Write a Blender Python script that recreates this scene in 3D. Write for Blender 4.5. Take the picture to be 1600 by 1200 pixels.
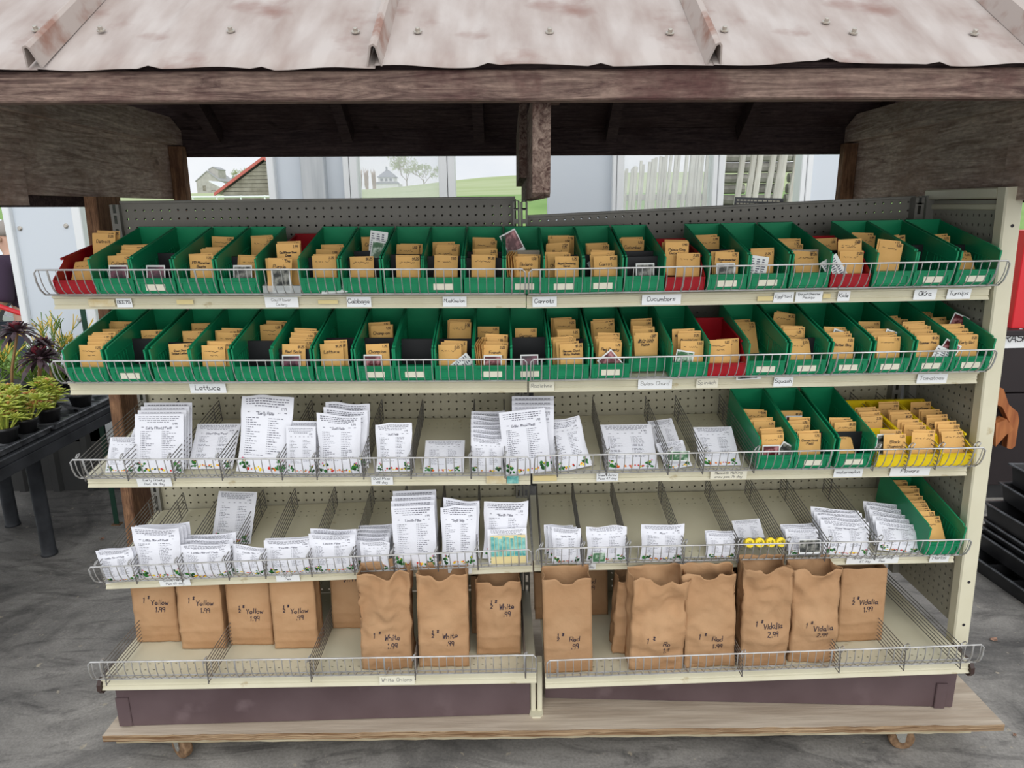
import bpy, math, random
from mathutils import Matrix, Vector, noise

# ---------------------------------------------------------------- scene, camera, light
for _o in list(bpy.data.objects):
    bpy.data.objects.remove(_o)
scene = bpy.context.scene
COL = scene.collection
random.seed(11)
R = math.radians

F_PX = 1109.0
PITCH, ROLL, CAM_H = R(14.1), R(-0.7), 1.59
cr, sr = math.cos(ROLL), math.sin(ROLL)
_Rv, _Fv, _Uv = Vector((1, 0, 0)), Vector((0, math.cos(PITCH), -math.sin(PITCH))), Vector((0, math.sin(PITCH), math.cos(PITCH)))
RV = _Rv * cr + _Uv * sr
UV = _Uv * cr - _Rv * sr
FV = _Fv
CAM = Vector((0, 0, CAM_H))
cam_data = bpy.data.cameras.new('camera')
cam_data.sensor_fit = 'HORIZONTAL'
cam_data.sensor_width = 36.0
cam_data.lens = 36.0 * F_PX / 1600.0
cam_data.clip_end = 2000
cam = bpy.data.objects.new('camera', cam_data)
COL.objects.link(cam)
m3 = Matrix((RV, UV, -FV)).transposed()
cam.matrix_world = Matrix.Translation(CAM) @ m3.to_4x4()
scene.camera = cam

vs = scene.view_settings
vs.view_transform = 'Standard'
vs.look = 'None'
vs.gamma = 1.0
vs.use_curve_mapping = False
vs.exposure = 0.36

world = bpy.data.worlds.new('overcast_sky')
scene.world = world
world.use_nodes = True
wn, wl = world.node_tree.nodes, world.node_tree.links
wn.clear()
w_out = wn.new('ShaderNodeOutputWorld')
w_bg = wn.new('ShaderNodeBackground')
w_tc = wn.new('ShaderNodeTexCoord')
w_map = wn.new('ShaderNodeMapping')
w_map.inputs['Scale'].default_value = (2.2, 2.2, 6.0)
w_no = wn.new('ShaderNodeTexNoise')
w_no.inputs['Scale'].default_value = 1.6
w_no.inputs['Detail'].default_value = 5
w_rm = wn.new('ShaderNodeValToRGB')
w_rm.color_ramp.elements[0].position = 0.32
w_rm.color_ramp.elements[0].color = (0.72, 0.77, 0.84, 1)
w_rm.color_ramp.elements[1].position = 0.68
w_rm.color_ramp.elements[1].color = (0.95, 0.96, 0.97, 1)
wl.new(w_tc.outputs['Generated'], w_map.inputs['Vector'])
wl.new(w_map.outputs['Vector'], w_no.inputs['Vector'])
wl.new(w_no.outputs['Fac'], w_rm.inputs['Fac'])
wl.new(w_rm.outputs['Color'], w_bg.inputs['Color'])
w_bg.inputs['Strength'].default_value = 0.82
wl.new(w_bg.outputs['Background'], w_out.inputs['Surface'])

sun_d = bpy.data.lights.new('sun', 'SUN')          # soft sun behind thin overcast, high behind the viewer
sun_d.energy = 1.5
sun_d.angle = R(80)
sun_d.color = (1.0, 0.985, 0.96)
sun = bpy.data.objects.new('sun', sun_d)
sun.rotation_euler = (R(60), R(4), R(8))
sun.location = (0, -3, 6)
COL.objects.link(sun)


# ---------------------------------------------------------------- pixel helpers (1600 x 1200 frame)
def ray(px, py):
    return (FV + RV * ((px - 800) / F_PX) - UV * ((py - 600) / F_PX))


def on_y(px, py, Y):
    k = ray(px, py)
    return CAM + k * (Y / k.y)


def on_z(px, py, Z):
    k = ray(px, py)
    return CAM + k * ((Z - CAM_H) / k.z)


def on_x(px, py, X):
    k = ray(px, py)
    return CAM + k * (X / k.x)


def pix(P):
    d = Vector(P) - CAM
    z = d.dot(FV)
    return 800 + F_PX * d.dot(RV) / z, 600 - F_PX * d.dot(UV) / z


# ---------------------------------------------------------------- materials
MATS = {}


def srgb(r, g, b):
    def c(v):
        v /= 255.0
        return v / 12.92 if v <= 0.04045 else ((v + 0.055) / 1.055) ** 2.4
    return (c(r), c(g), c(b), 1)


def mat(name, rgb, rough=0.55, metal=0.0, var=None, scale=8.0, bump=0.0, bscale=None, spec=0.4, objrand=0.0,
        stretch=None, detail=5, lo=0.35, hi=0.65, trans=0.0, alpha=1.0, var2=None, scale2=3.0, lo2=.6, hi2=.7):
    m = bpy.data.materials.new(name)
    m.use_nodes = True
    n, l = m.node_tree.nodes, m.node_tree.links
    b = n['Principled BSDF']
    b.inputs['Roughness'].default_value = rough
    b.inputs['Metallic'].default_value = metal
    b.inputs['Specular IOR Level'].default_value = spec
    b.inputs['Base Color'].default_value = rgb
    b.inputs['Transmission Weight'].default_value = trans
    b.inputs['Alpha'].default_value = alpha
    col = None
    vec = None
    if var or bump or var2:
        tc = n.new('ShaderNodeTexCoord')
        vec = tc.outputs['Object']
        if stretch:
            mp = n.new('ShaderNodeMapping')
            mp.inputs['Scale'].default_value = stretch
            l.new(vec, mp.inputs['Vector'])
            vec = mp.outputs['Vector']
    if var:
        t = n.new('ShaderNodeTexNoise')
        t.inputs['Scale'].default_value = scale
        t.inputs['Detail'].default_value = detail
        l.new(vec, t.inputs['Vector'])
        r = n.new('ShaderNodeValToRGB')
        r.color_ramp.elements[0].position = lo
        r.color_ramp.elements[0].color = rgb
        r.color_ramp.elements[1].position = hi
        r.color_ramp.elements[1].color = var
        l.new(t.outputs['Fac'], r.inputs['Fac'])
        col = r.outputs['Color']
    if var2:
        t2 = n.new('ShaderNodeTexNoise')
        t2.inputs['Scale'].default_value = scale2
        t2.inputs['Detail'].default_value = 6
        l.new(tc.outputs['Object'], t2.inputs['Vector'])
        r2 = n.new('ShaderNodeValToRGB')
        r2.color_ramp.elements[0].position = lo2
        r2.color_ramp.elements[0].color = (0, 0, 0, 1)
        r2.color_ramp.elements[1].position = hi2
        r2.color_ramp.elements[1].color = (1, 1, 1, 1)
        l.new(t2.outputs['Fac'], r2.inputs['Fac'])
        mx = n.new('ShaderNodeMix')
        mx.data_type = 'RGBA'
        l.new(r2.outputs['Color'], mx.inputs['Factor'])
        if col:
            l.new(col, mx.inputs['A'])
        else:
            mx.inputs['A'].default_value = rgb
        mx.inputs['B'].default_value = var2
        col = mx.outputs['Result']
    if objrand:
        oi = n.new('ShaderNodeObjectInfo')
        hs = n.new('ShaderNodeHueSaturation')
        mr = n.new('ShaderNodeMapRange')
        mr.inputs['To Min'].default_value = 1 - objrand
        mr.inputs['To Max'].default_value = 1 + objrand
        l.new(oi.outputs['Random'], mr.inputs['Value'])
        l.new(mr.outputs['Result'], hs.inputs['Value'])
        if col:
            l.new(col, hs.inputs['Color'])
        else:
            hs.inputs['Color'].default_value = rgb
        col = hs.outputs['Color']
    if col:
        l.new(col, b.inputs['Base Color'])
    if bump:
        tb = n.new('ShaderNodeTexNoise')
        tb.inputs['Scale'].default_value = bscale or scale
        tb.inputs['Detail'].default_value = 6
        l.new(vec, tb.inputs['Vector'])
        bp = n.new('ShaderNodeBump')
        bp.inputs['Strength'].default_value = bump
        bp.inputs['Distance'].default_value = 0.01
        l.new(tb.outputs['Fac'], bp.inputs['Height'])
        l.new(bp.outputs['Normal'], b.inputs['Normal'])
    MATS[name] = m
    return m


def ramp(n, p0, c0, p1, c1):
    r = n.new('ShaderNodeValToRGB')
    r.color_ramp.elements[0].position = p0
    r.color_ramp.elements[0].color = c0
    r.color_ramp.elements[1].position = p1
    r.color_ramp.elements[1].color = c1
    return r


def tex(n, l, vec, scale, detail=6, rough=.6, dist=0.0, stretch=None, off=None):
    if stretch or off:
        mp = n.new('ShaderNodeMapping')
        mp.inputs['Scale'].default_value = stretch or (1, 1, 1)
        mp.inputs['Location'].default_value = off or (0, 0, 0)
        l.new(vec, mp.inputs['Vector'])
        vec = mp.outputs['Vector']
    t = n.new('ShaderNodeTexNoise')
    t.inputs['Scale'].default_value = scale
    t.inputs['Detail'].default_value = detail
    t.inputs['Roughness'].default_value = rough
    t.inputs['Distortion'].default_value = dist
    l.new(vec, t.inputs['Vector'])
    return t.outputs['Fac']


def mixc(n, l, fac, a, b, mode='MIX'):
    mx = n.new('ShaderNodeMix')
    mx.data_type = 'RGBA'
    mx.blend_type = mode
    for s, v in (('Factor', fac), ('A', a), ('B', b)):
        if hasattr(v, 'links'):
            l.new(v, mx.inputs[s])
        else:
            mx.inputs[s].default_value = v
    return mx.outputs['Result']


def wood_mat(name, dark, light, stain, axis='X', sc=1.0, contrast=(0.36, 0.66)):
    """weathered sawn board: wavy long grain, fine saw-fuzz speckle, stain patches and dark knots"""
    m = bpy.data.materials.new(name)
    m.use_nodes = True
    n, l = m.node_tree.nodes, m.node_tree.links
    b = n['Principled BSDF']
    b.inputs['Roughness'].default_value = 0.85
    b.inputs['Specular IOR Level'].default_value = 0.2
    v = n.new('ShaderNodeTexCoord').outputs['Object']
    s = {'X': (2, 24, 24), 'Y': (24, 2, 24), 'Z': (24, 24, 2)}[axis]
    g = tex(n, l, v, 2.0 * sc, 8, .68, 2.4, s)
    f = tex(n, l, v, 150 * sc, 3, .6, 0, tuple(.35 if q < 10 else 1 for q in s))
    p = tex(n, l, v, 5.0 * sc, 5, .6, .5)
    k = tex(n, l, v, 9.0 * sc, 2, .5, 0, None, (3.1, 7.7, 1.3))
    c = ramp(n, contrast[0], dark, contrast[1], light)
    l.new(g, c.inputs['Fac'])
    r2 = ramp(n, .50, (0, 0, 0, 1), .66, (.8, .8, .8, 1))
    l.new(p, r2.inputs['Fac'])
    col = mixc(n, l, r2.outputs['Color'], c.outputs['Color'], stain)
    r3 = ramp(n, .34, (.80, .80, .80, 1), .64, (1.12, 1.12, 1.12, 1))
    l.new(f, r3.inputs['Fac'])
    col = mixc(n, l, 1.0, col, r3.outputs['Color'], 'MULTIPLY')
    r4 = ramp(n, .70, (1, 1, 1, 1), .76, (.42, .40, .40, 1))
    l.new(k, r4.inputs['Fac'])
    col = mixc(n, l, 1.0, col, r4.outputs['Color'], 'MULTIPLY')
    l.new(col, b.inputs['Base Color'])
    bp = n.new('ShaderNodeBump')
    bp.inputs['Strength'].default_value = 0.5
    bp.inputs['Distance'].default_value = 0.004
    l.new(g, bp.inputs['Height'])
    l.new(bp.outputs['Normal'], b.inputs['Normal'])
    MATS[name] = m
    return m


def concrete_mat():
    m = bpy.data.materials.new('concrete')
    m.use_nodes = True
    n, l = m.node_tree.nodes, m.node_tree.links
    b = n['Principled BSDF']
    b.inputs['Roughness'].default_value = 0.68
    b.inputs['Specular IOR Level'].default_value = 0.3
    v = n.new('ShaderNodeTexCoord').outputs['Object']
    a = tex(n, l, v, 1.5, 9, .66, .8)
    s1 = tex(n, l, v, 2.2, 8, .7, 2.2, (1, 3.2, 1), (1.7, .4, 0))
    fl = tex(n, l, v, 26, 4, .6, .3)
    fine = tex(n, l, v, 120, 3, .6)
    c = ramp(n, .34, srgb(92, 90, 88), .64, srgb(168, 164, 158))
    l.new(a, c.inputs['Fac'])
    r1 = ramp(n, .50, (0, 0, 0, 1), .68, (.7, .7, .7, 1))
    l.new(s1, r1.inputs['Fac'])
    col = mixc(n, l, r1.outputs['Color'], c.outputs['Color'], srgb(62, 60, 60))
    r2 = ramp(n, .655, (0, 0, 0, 1), .70, (.8, .8, .8, 1))
    l.new(fl, r2.inputs['Fac'])
    col = mixc(n, l, r2.outputs['Color'], col, srgb(176, 166, 148))
    r3 = ramp(n, .3, (.8, .8, .8, 1), .7, (1.15, 1.15, 1.15, 1))
    l.new(fine, r3.inputs['Fac'])
    col = mixc(n, l, 1.0, col, r3.outputs['Color'], 'MULTIPLY')
    l.new(col, b.inputs['Base Color'])
    bp = n.new('ShaderNodeBump')
    bp.inputs['Strength'].default_value = 0.15
    bp.inputs['Distance'].default_value = 0.005
    l.new(a, bp.inputs['Height'])
    l.new(bp.outputs['Normal'], b.inputs['Normal'])
    MATS['concrete'] = m


concrete_mat()
mat('cream', srgb(213, 208, 184), 0.42, var=srgb(204, 198, 172), scale=6, spec=0.45, var2=srgb(176, 160, 122), scale2=14, lo2=.70, hi2=.76)
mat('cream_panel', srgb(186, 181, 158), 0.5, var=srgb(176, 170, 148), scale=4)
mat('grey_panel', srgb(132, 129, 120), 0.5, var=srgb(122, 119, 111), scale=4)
mat('end_grey', srgb(164, 161, 147), 0.5, var=srgb(154, 151, 138), scale=4)
mat('grey_steel', srgb(138, 136, 128), 0.45, var=srgb(120, 118, 111), scale=7)
mat('wire', srgb(196, 196, 196), 0.34, metal=0.45, var=srgb(166, 164, 160), scale=30, spec=.6)
mat('wire_dark', srgb(140, 138, 136), 0.40, metal=0.55, var=srgb(112, 108, 104), scale=20)
mat('green_plastic', srgb(24, 140, 94), 0.38, var=srgb(18, 128, 86), scale=9, spec=0.4)
mat('red_plastic', srgb(168, 22, 34), 0.38, var=srgb(150, 16, 28), scale=9)
mat('yellow_card', srgb(240, 212, 24), 0.5, var=srgb(230, 198, 16), scale=9)
mat('black_divider', srgb(22, 22, 26), 0.5)
mat('grey_divider', srgb(150, 140, 124), 0.7)
mat('label_cream', srgb(232, 228, 208), 0.6)
mat('kraft_env', srgb(222, 176, 108), 0.75, var=srgb(212, 164, 94), scale=14, objrand=0.09, bump=0.15, bscale=20)
mat('kraft_bag', srgb(178, 141, 104), 0.8, var=srgb(166, 127, 90), scale=9, objrand=0.05, bump=0.7, bscale=16)
mat('white_paper', srgb(228, 229, 236), 0.7, objrand=0.03, bump=0.1, bscale=18)
mat('card_white', srgb(238, 240, 240), 0.7)
mat('ink', srgb(38, 34, 40), 0.7)
mat('ink_bag', srgb(28, 24, 48), 0.7)
mat('ink_pencil', srgb(140, 138, 134), 0.8)
mat('print_grey', srgb(104, 104, 116), 0.8)
mat('veg_green', srgb(44, 118, 44), 0.7)
mat('veg_dark', srgb(24, 66, 28), 0.7)
mat('veg_red', srgb(206, 46, 34), 0.7)
mat('veg_orange', srgb(232, 130, 30), 0.7)
mat('veg_yellow', srgb(246, 214, 44), 0.7)
mat('veg_pink', srgb(214, 110, 140), 0.7)
mat('teal_print', srgb(56, 150, 150), 0.6, var=srgb(150, 206, 196), scale=60)
mat('photo_dark', srgb(30, 34, 30), 0.35, var=srgb(150, 150, 140), scale=55, lo=.45, hi=.62)
mat('photo_beet', srgb(42, 20, 30), 0.35, var=srgb(110, 60, 76), scale=45, lo=.45, hi=.6)
mat('photo_red', srgb(84, 22, 30), 0.35, var=srgb(190, 130, 132), scale=45, lo=.5, hi=.66)
mat('photo_green', srgb(36, 96, 50), 0.35, var=srgb(205, 222, 205), scale=50, lo=.48, hi=.64)
mat('photo_white', srgb(226, 228, 226), 0.4)
mat('clear_plastic', srgb(225, 230, 230), 0.12, alpha=0.35, spec=0.5)
mat('yellow_cap', srgb(246, 216, 24), 0.35)
mat('tube_grey', srgb(120, 122, 128), 0.3, alpha=0.85)
mat('brown_kick', srgb(98, 82, 84), 0.4, var=srgb(84, 68, 70), scale=5, var2=srgb(104, 88, 90), scale2=9, lo2=.6, hi2=.72)
mat('dark_cap', srgb(62, 46, 42), 0.45)
mat('ply_top', srgb(196, 182, 164), 0.75, var=srgb(172, 156, 138), scale=3, stretch=(1.2, 14, 14), bump=.3, bscale=4)
mat('ply_edge', srgb(176, 150, 118), 0.85, var=srgb(112, 82, 54), scale=3, stretch=(1.5, 40, 60), bump=.6, bscale=4)
mat('ply_low', srgb(196, 186, 158), 0.7, var=srgb(166, 150, 120), scale=4, stretch=(1.5, 20, 30))
mat('caster_steel', srgb(178, 178, 172), 0.4, metal=0.6)
mat('caster_rust', srgb(140, 112, 84), 0.7, var=srgb(98, 72, 50), scale=60)
wood_mat('wood_fascia', srgb(80, 62, 58), srgb(146, 124, 112), srgb(84, 56, 54), 'X')
wood_mat('wood_plank', srgb(140, 120, 110), srgb(206, 188, 174), srgb(150, 126, 112), 'Y', 0.8)
wood_mat('wood_dark', srgb(48, 38, 40), srgb(84, 70, 68), srgb(52, 38, 38), 'X')
wood_mat('wood_post', srgb(92, 66, 50), srgb(150, 114, 86), srgb(92, 66, 54), 'Z')
wood_mat('wood_tie', srgb(64, 44, 40), srgb(140, 122, 110), srgb(92, 60, 52), 'Y')
mat('roof_metal', srgb(186, 177, 172), 0.5, var=srgb(152, 134, 126), scale=4, metal=0.0, spec=0.5, detail=9, stretch=(3.2, .9, 1), lo=.38, hi=.68,
    var2=srgb(136, 104, 94), scale2=6, lo2=.55, hi2=.70)
mat('roof_seam', srgb(180, 168, 161), 0.5, var=srgb(146, 110, 96), scale=14, lo=.48, hi=.66)
mat('screw', srgb(188, 182, 172), 0.35, metal=0.7)
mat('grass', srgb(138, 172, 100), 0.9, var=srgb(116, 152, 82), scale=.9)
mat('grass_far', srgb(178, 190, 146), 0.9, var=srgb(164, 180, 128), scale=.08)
mat('white_panel', srgb(206, 213, 220), 0.4, var=srgb(200, 208, 216), scale=1.2)
mat('white_trim', srgb(226, 229, 230), 0.45)
mat('galv', srgb(176, 182, 186), 0.4, metal=0.3, var=srgb(200, 204, 206), scale=2, stretch=(14, 14, 1))
mat('skirt_metal', srgb(58, 58, 58), 0.5, var=srgb(70, 70, 68), scale=3)
mat('black_plastic', srgb(30, 30, 32), 0.38, var=srgb(46, 46, 48), scale=10, spec=0.5)
mat('tray_plastic', srgb(44, 45, 48), 0.28, var=srgb(92, 94, 98), scale=25, spec=0.7)
mat('table_black', srgb(36, 38, 42), 0.55, var=srgb(56, 58, 62), scale=12)
mat('soil', srgb(60, 46, 40), 0.95, var=srgb(120, 96, 84), scale=120)
mat('aeonium', srgb(52, 38, 44), 0.4, var=srgb(82, 62, 68), scale=20)
mat('aeonium_core', srgb(112, 40, 50), 0.4)
mat('pencil_green', srgb(112, 140, 52), 0.5, var=srgb(84, 118, 48), scale=20)
mat('pencil_yellow', srgb(226, 194, 86), 0.5)
mat('sedum', srgb(196, 198, 92), 0.45, var=srgb(150, 172, 66), scale=40)
mat('sedum_tip', srgb(232, 162, 112), 0.45, var=srgb(216, 176, 96), scale=40)
mat('stem', srgb(150, 116, 80), 0.8)
mat('leaf_green', srgb(70, 110, 52), 0.5)
mat('cabinet', srgb(37, 28, 30), 0.5, var=srgb(31, 23, 25), scale=4)
mat('red_box', srgb(206, 34, 42), 0.45)
mat('orange_wood', srgb(176, 110, 62), 0.6, var=srgb(142, 80, 42), scale=6, stretch=(6, 6, 1))
mat('glass_haze', srgb(238, 242, 244), 0.15, alpha=0.22, spec=0.5)
mat('barn_grey', srgb(178, 176, 172), 0.85, var=srgb(160, 158, 154), scale=1)
mat('barn_roof', srgb(166, 168, 170), 0.7)
mat('roof_white', srgb(226, 230, 234), 0.5)
mat('barn_wood', srgb(120, 116, 106), 0.9, var=srgb(150, 146, 136), scale=2)
mat('barn_red', srgb(184, 100, 94), 0.7)
mat('house_wall', srgb(206, 208, 208), 0.8)
mat('house_roof', srgb(138, 142, 150), 0.8)
mat('house_window', srgb(110, 118, 126), 0.3)
mat('bark', srgb(138, 130, 116), 0.9)
mat('spring_leaf', srgb(168, 182, 134), 0.9)
mat('bush_pink', srgb(178, 160, 148), 0.9)
mat('lath', srgb(198, 196, 188), 0.8, var=srgb(164, 160, 150), scale=4, objrand=.12, stretch=(8, 8, 1))
mat('log', srgb(150, 148, 140), 0.9, var=srgb(112, 110, 104), scale=7, objrand=.18)
mat('placard', srgb(92, 94, 98), 0.5)
mat('skin', srgb(206, 166, 146), 0.55)
mat('hair', srgb(150, 142, 136), 0.8)
mat('shirt', srgb(54, 38, 58), 0.8)
mat('trousers', srgb(52, 58, 74), 0.8)
mat('shoe', srgb(40, 38, 38), 0.7)
mat('car_white', srgb(226, 230, 234), 0.2, spec=0.6)
mat('car_glass', srgb(120, 136, 146), 0.08, spec=0.7)
mat('tyre', srgb(48, 48, 50), 0.8)
mat('rim_metal', srgb(170, 172, 176), 0.3, metal=0.6)
mat('red_pipe', srgb(196, 30, 42), 0.35)
mat('stake_green', srgb(22, 62, 46), 0.5)
mat('tape_yellow', srgb(222, 204, 148), 0.6)
mat('tape_tan', srgb(206, 184, 132), 0.7, var=srgb(220, 210, 180), scale=40)
mat('leaf_litter', srgb(150, 118, 100), 0.9)


# ---------------------------------------------------------------- mesh building
class MB:
    def __init__(self):
        self.v, self.f, self.mi = [], [], []
        self.M = None

    def _add(self, vs, fs, mi=0):
        o = len(self.v)
        if self.M is not None:
            vs = [self.M @ Vector(p) for p in vs]
        self.v.extend([tuple(p) for p in vs])
        self.f.extend([tuple(i + o for i in f) for f in fs])
        self.mi.extend([mi] * len(fs))
        return self

    def box(self, a, b, mi=0, m=None):
        (x0, y0, z0), (x1, y1, z1) = a, b
        vs = [(x0, y0, z0), (x1, y0, z0), (x1, y1, z0), (x0, y1, z0), (x0, y0, z1), (x1, y0, z1), (x1, y1, z1), (x0, y1, z1)]
        if m is not None:
            vs = [m @ Vector(p) for p in vs]
        return self._add(vs, [(0, 3, 2, 1), (4, 5, 6, 7), (0, 1, 5, 4), (1, 2, 6, 5), (2, 3, 7, 6), (3, 0, 4, 7)], mi)

    def cbox(self, a, b, c, mi=0, m=None):
        """box with chamfered edges along its longest axis"""
        d = [b[i] - a[i] for i in range(3)]
        ax = d.index(max(d))
        o = [i for i in range(3) if i != ax]
        prof = [(c, 0), (d[o[0]] - c, 0), (d[o[0]], c), (d[o[0]], d[o[1]] - c), (d[o[0]] - c, d[o[1]]), (c, d[o[1]]), (0, d[o[1]] - c), (0, c)]
        vs = []
        for t in (a[ax], b[ax]):
            for p in prof:
                q = [0, 0, 0]
                q[ax] = t
                q[o[0]] = a[o[0]] + p[0]
                q[o[1]] = a[o[1]] + p[1]
                vs.append(tuple(q))
        if m is not None:
            vs = [m @ Vector(p) for p in vs]
        fs = [(i, (i + 1) % 8, 8 + (i + 1) % 8, 8 + i) for i in range(8)] + [tuple(range(7, -1, -1)), tuple(range(8, 16))]
        return self._add(vs, fs, mi)

    def tube(self, pts, r, n=6, mi=0, cap=True, r2=None):
        pts = [Vector(p) for p in pts]
        N = len(pts)
        vs, fs = [], []
        up0 = None
        for i, p in enumerate(pts):
            t = (pts[min(i + 1, N - 1)] - pts[max(i - 1, 0)])
            if t.length < 1e-9:
                t = Vector((0, 0, 1))
            t.normalize()
            if up0 is None:
                up0 = Vector((0, 0, 1)) if abs(t.z) < 0.9 else Vector((1, 0, 0))
            a = up0 - t * up0.dot(t)
            if a.length < 1e-6:
                a = t.orthogonal()
            a.normalize()
            up0 = a
            b = t.cross(a)
            rr = r if r2 is None else r + (r2 - r) * i / max(1, N - 1)
            for k in range(n):
                ang = 2 * math.pi * k / n
                vs.append(p + a * (rr * math.cos(ang)) + b * (rr * math.sin(ang)))
        for i in range(N - 1):
            for k in range(n):
                k2 = (k + 1) % n
                fs.append((i * n + k, i * n + k2, (i + 1) * n + k2, (i + 1) * n + k))
        if cap:
            fs.append(tuple(range(n - 1, -1, -1)))
            fs.append(tuple((N - 1) * n + k for k in range(n)))
        return self._add(vs, fs, mi)

    def prism(self, poly, a0, a1, axis=0, mi=0, m=None):
        """poly: 2d outline in the two other axes (in order), extruded along axis from a0 to a1"""
        o = [i for i in range(3) if i != axis]
        vs = []
        for t in (a0, a1):
            for p in poly:
                q = [0, 0, 0]
                q[axis] = t
                q[o[0]], q[o[1]] = p
                vs.append(tuple(q))
        if m is not None:
            vs = [m @ Vector(p) for p in vs]
        n = len(poly)
        fs = [(i, (i + 1) % n, n + (i + 1) % n, n + i) for i in range(n)] + [tuple(range(n - 1, -1, -1)), tuple(range(n, 2 * n))]
        return self._add(vs, fs, mi)

    def lathe(self, prof, n=16, c=(0, 0, 0), mi=0, m=None):
        vs, fs = [], []
        for (r, z) in prof:
            for k in range(n):
                a = 2 * math.pi * k / n
                vs.append(Vector((c[0] + r * math.cos(a), c[1] + r * math.sin(a), c[2] + z)))
        if m is not None:
            vs = [m @ p for p in vs]
        for i in range(len(prof) - 1):
            for k in range(n):
                k2 = (k + 1) % n
                fs.append((i * n + k, i * n + k2, (i + 1) * n + k2, (i + 1) * n + k))
        fs.append(tuple(range(n - 1, -1, -1)))
        fs.append(tuple((len(prof) - 1) * n + k for k in range(n)))
        return self._add(vs, fs, mi)

    def grid(self, fn, nu, nv, mi=0, flip=False):
        vs = [fn(i / nu, j / nv) for j in range(nv + 1) for i in range(nu + 1)]
        fs = []
        for j in range(nv):
            for i in range(nu):
                a = j * (nu + 1) + i
                q = (a, a + 1, a + nu + 2, a + nu + 1)
                fs.append(q[::-1] if flip else q)
        return self._add(vs, fs, mi)

    def mesh(self, name, mats, smooth=False):
        me = bpy.data.meshes.new(name)
        me.from_pydata(self.v, [], self.f)
        if not isinstance(mats, (list, tuple)):
            mats = [mats]
        for m in mats:
            me.materials.append(MATS[m])
        if len(mats) > 1:
            me.polygons.foreach_set('material_index', self.mi)
        if smooth:
            me.polygons.foreach_set('use_smooth', [True] * len(me.polygons))
        me.update()
        return me

    def build(self, name, mats, parent=None, m=None, smooth=False):
        return link(name, self.mesh(name, mats, smooth), parent, m)


def link(name, data, parent=None, m=None):
    o = bpy.data.objects.new(name, data)
    COL.objects.link(o)
    if parent is not None:
        o.parent = parent
    if m is not None:
        o.matrix_basis = m
    return o


def tag(o, label, cat, group=None):
    o['label'] = label
    o['category'] = cat
    if group:
        o['group'] = group
    return o


def thing(name, label, cat, m=None, group=None):
    o = link(name, None, None, m)
    o.empty_display_size = 0.05
    return tag(o, label, cat, group)


def struct(name, m=None, data=None):
    o = link(name, data, None, m)
    o['kind'] = 'structure'
    return o


def T(x, y, z):
    return Matrix.Translation((x, y, z))


def RX(a):
    return Matrix.Rotation(a, 4, 'X')


def RY(a):
    return Matrix.Rotation(a, 4, 'Y')


def RZ(a):
    return Matrix.Rotation(a, 4, 'Z')


def frame(o, ex, ey, ez):
    return Matrix(((ex[0], ey[0], ez[0], o[0]), (ex[1], ey[1], ez[1], o[1]), (ex[2], ey[2], ez[2], o[2]), (0, 0, 0, 1)))


# ---------------------------------------------------------------- stroke lettering (hand-printed marker letters)
GL = {
 'A': '02 28 42|14 34', 'B': '02 08 38 47 46 35 05|35 44 43 32 02', 'C': '47 38 18 06 04 12 32 43', 'D': '02 08 28 46 44 22 02',
 'E': '48 08 02 42|05 35', 'F': '48 08 02|05 35', 'G': '47 38 18 06 04 12 32 44 24', 'H': '02 08|42 48|05 45', 'I': '22 28',
 'J': '48 43 32 12 03', 'K': '02 08|48 05 42', 'L': '08 02 42', 'M': '02 08 25 48 42', 'N': '02 08 42 48',
 'O': '18 06 04 12 32 44 46 38 18', 'P': '02 08 38 47 46 35 05', 'Q': '18 06 04 12 32 44 46 38 18|24 42',
 'R': '02 08 38 47 46 35 05|25 42', 'S': '47 38 18 07 06 15 35 44 43 32 12 03', 'T': '08 48|28 22', 'U': '08 03 12 32 43 48',
 'V': '08 22 48', 'W': '08 12 26 32 48', 'X': '02 48|08 42', 'Y': '08 25 48|25 22', 'Z': '08 48 02 42',
 'a': '35 15 04 03 12 33|35 32 42', 'b': '08 02 32 43 44 35 05', 'c': '35 15 04 03 12 32', 'd': '38 32 12 03 04 15 35',
 'e': '03 33 34 25 15 04 03 12 32', 'f': '38 28 17 12|05 25', 'g': '35 15 04 03 13 33|35 31 20 00', 'h': '08 02|04 15 25 34 32',
 'i': '15 12|17 16', 'j': '25 21 10|27 26', 'k': '08 02|35 03 32', 'l': '18 12', 'm': '02 05|04 15 24 22|24 35 44 42',
 'n': '02 05|04 15 25 34 32', 'o': '15 04 03 12 22 33 34 25 15', 'p': '05 00|05 25 34 33 22 02', 'q': '35 30|35 15 04 03 12 32',
 'r': '02 05|03 15 25', 's': '35 15 04 33 22 02', 't': '17 13 22 32|05 25', 'u': '05 03 12 22 33|35 32', 'v': '05 22 45',
 'w': '05 12 24 32 45', 'x': '02 35|05 32', 'y': '05 13 33|35 31 20 00', 'z': '05 35 02 32',
 '0': '18 06 04 12 22 34 36 28 18', '1': '07 18 12', '2': '07 18 28 37 36 02 32', '3': '08 38 15 25 34 33 22 02', '4': '18 04 34|26 22',
 '5': '38 08 05 25 34 33 22 02', '6': '38 05 03 12 22 33 34 25 05', '7': '08 38 12',
 '8': '15 06 07 18 28 37 36 25 15 04 03 12 22 33 34 25', '9': '35 15 06 07 18 28 37 32',
 '.': '12 13', '$': '37 18 07 06 35 34 33 12 03|28 21', '#': '13 18|23 28|04 34|07 37', '-': '05 25', '/': '02 38', "'": '18 16',
}
NARROW = {'i': 2.6, 'l': 2.4, '1': 2.8, '.': 2.2, 'I': 3.4, 'j': 3.4, 't': 3.6, 'f': 3.6, 'r': 3.4, ' ': 3.2, "'": 2.2}


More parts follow.
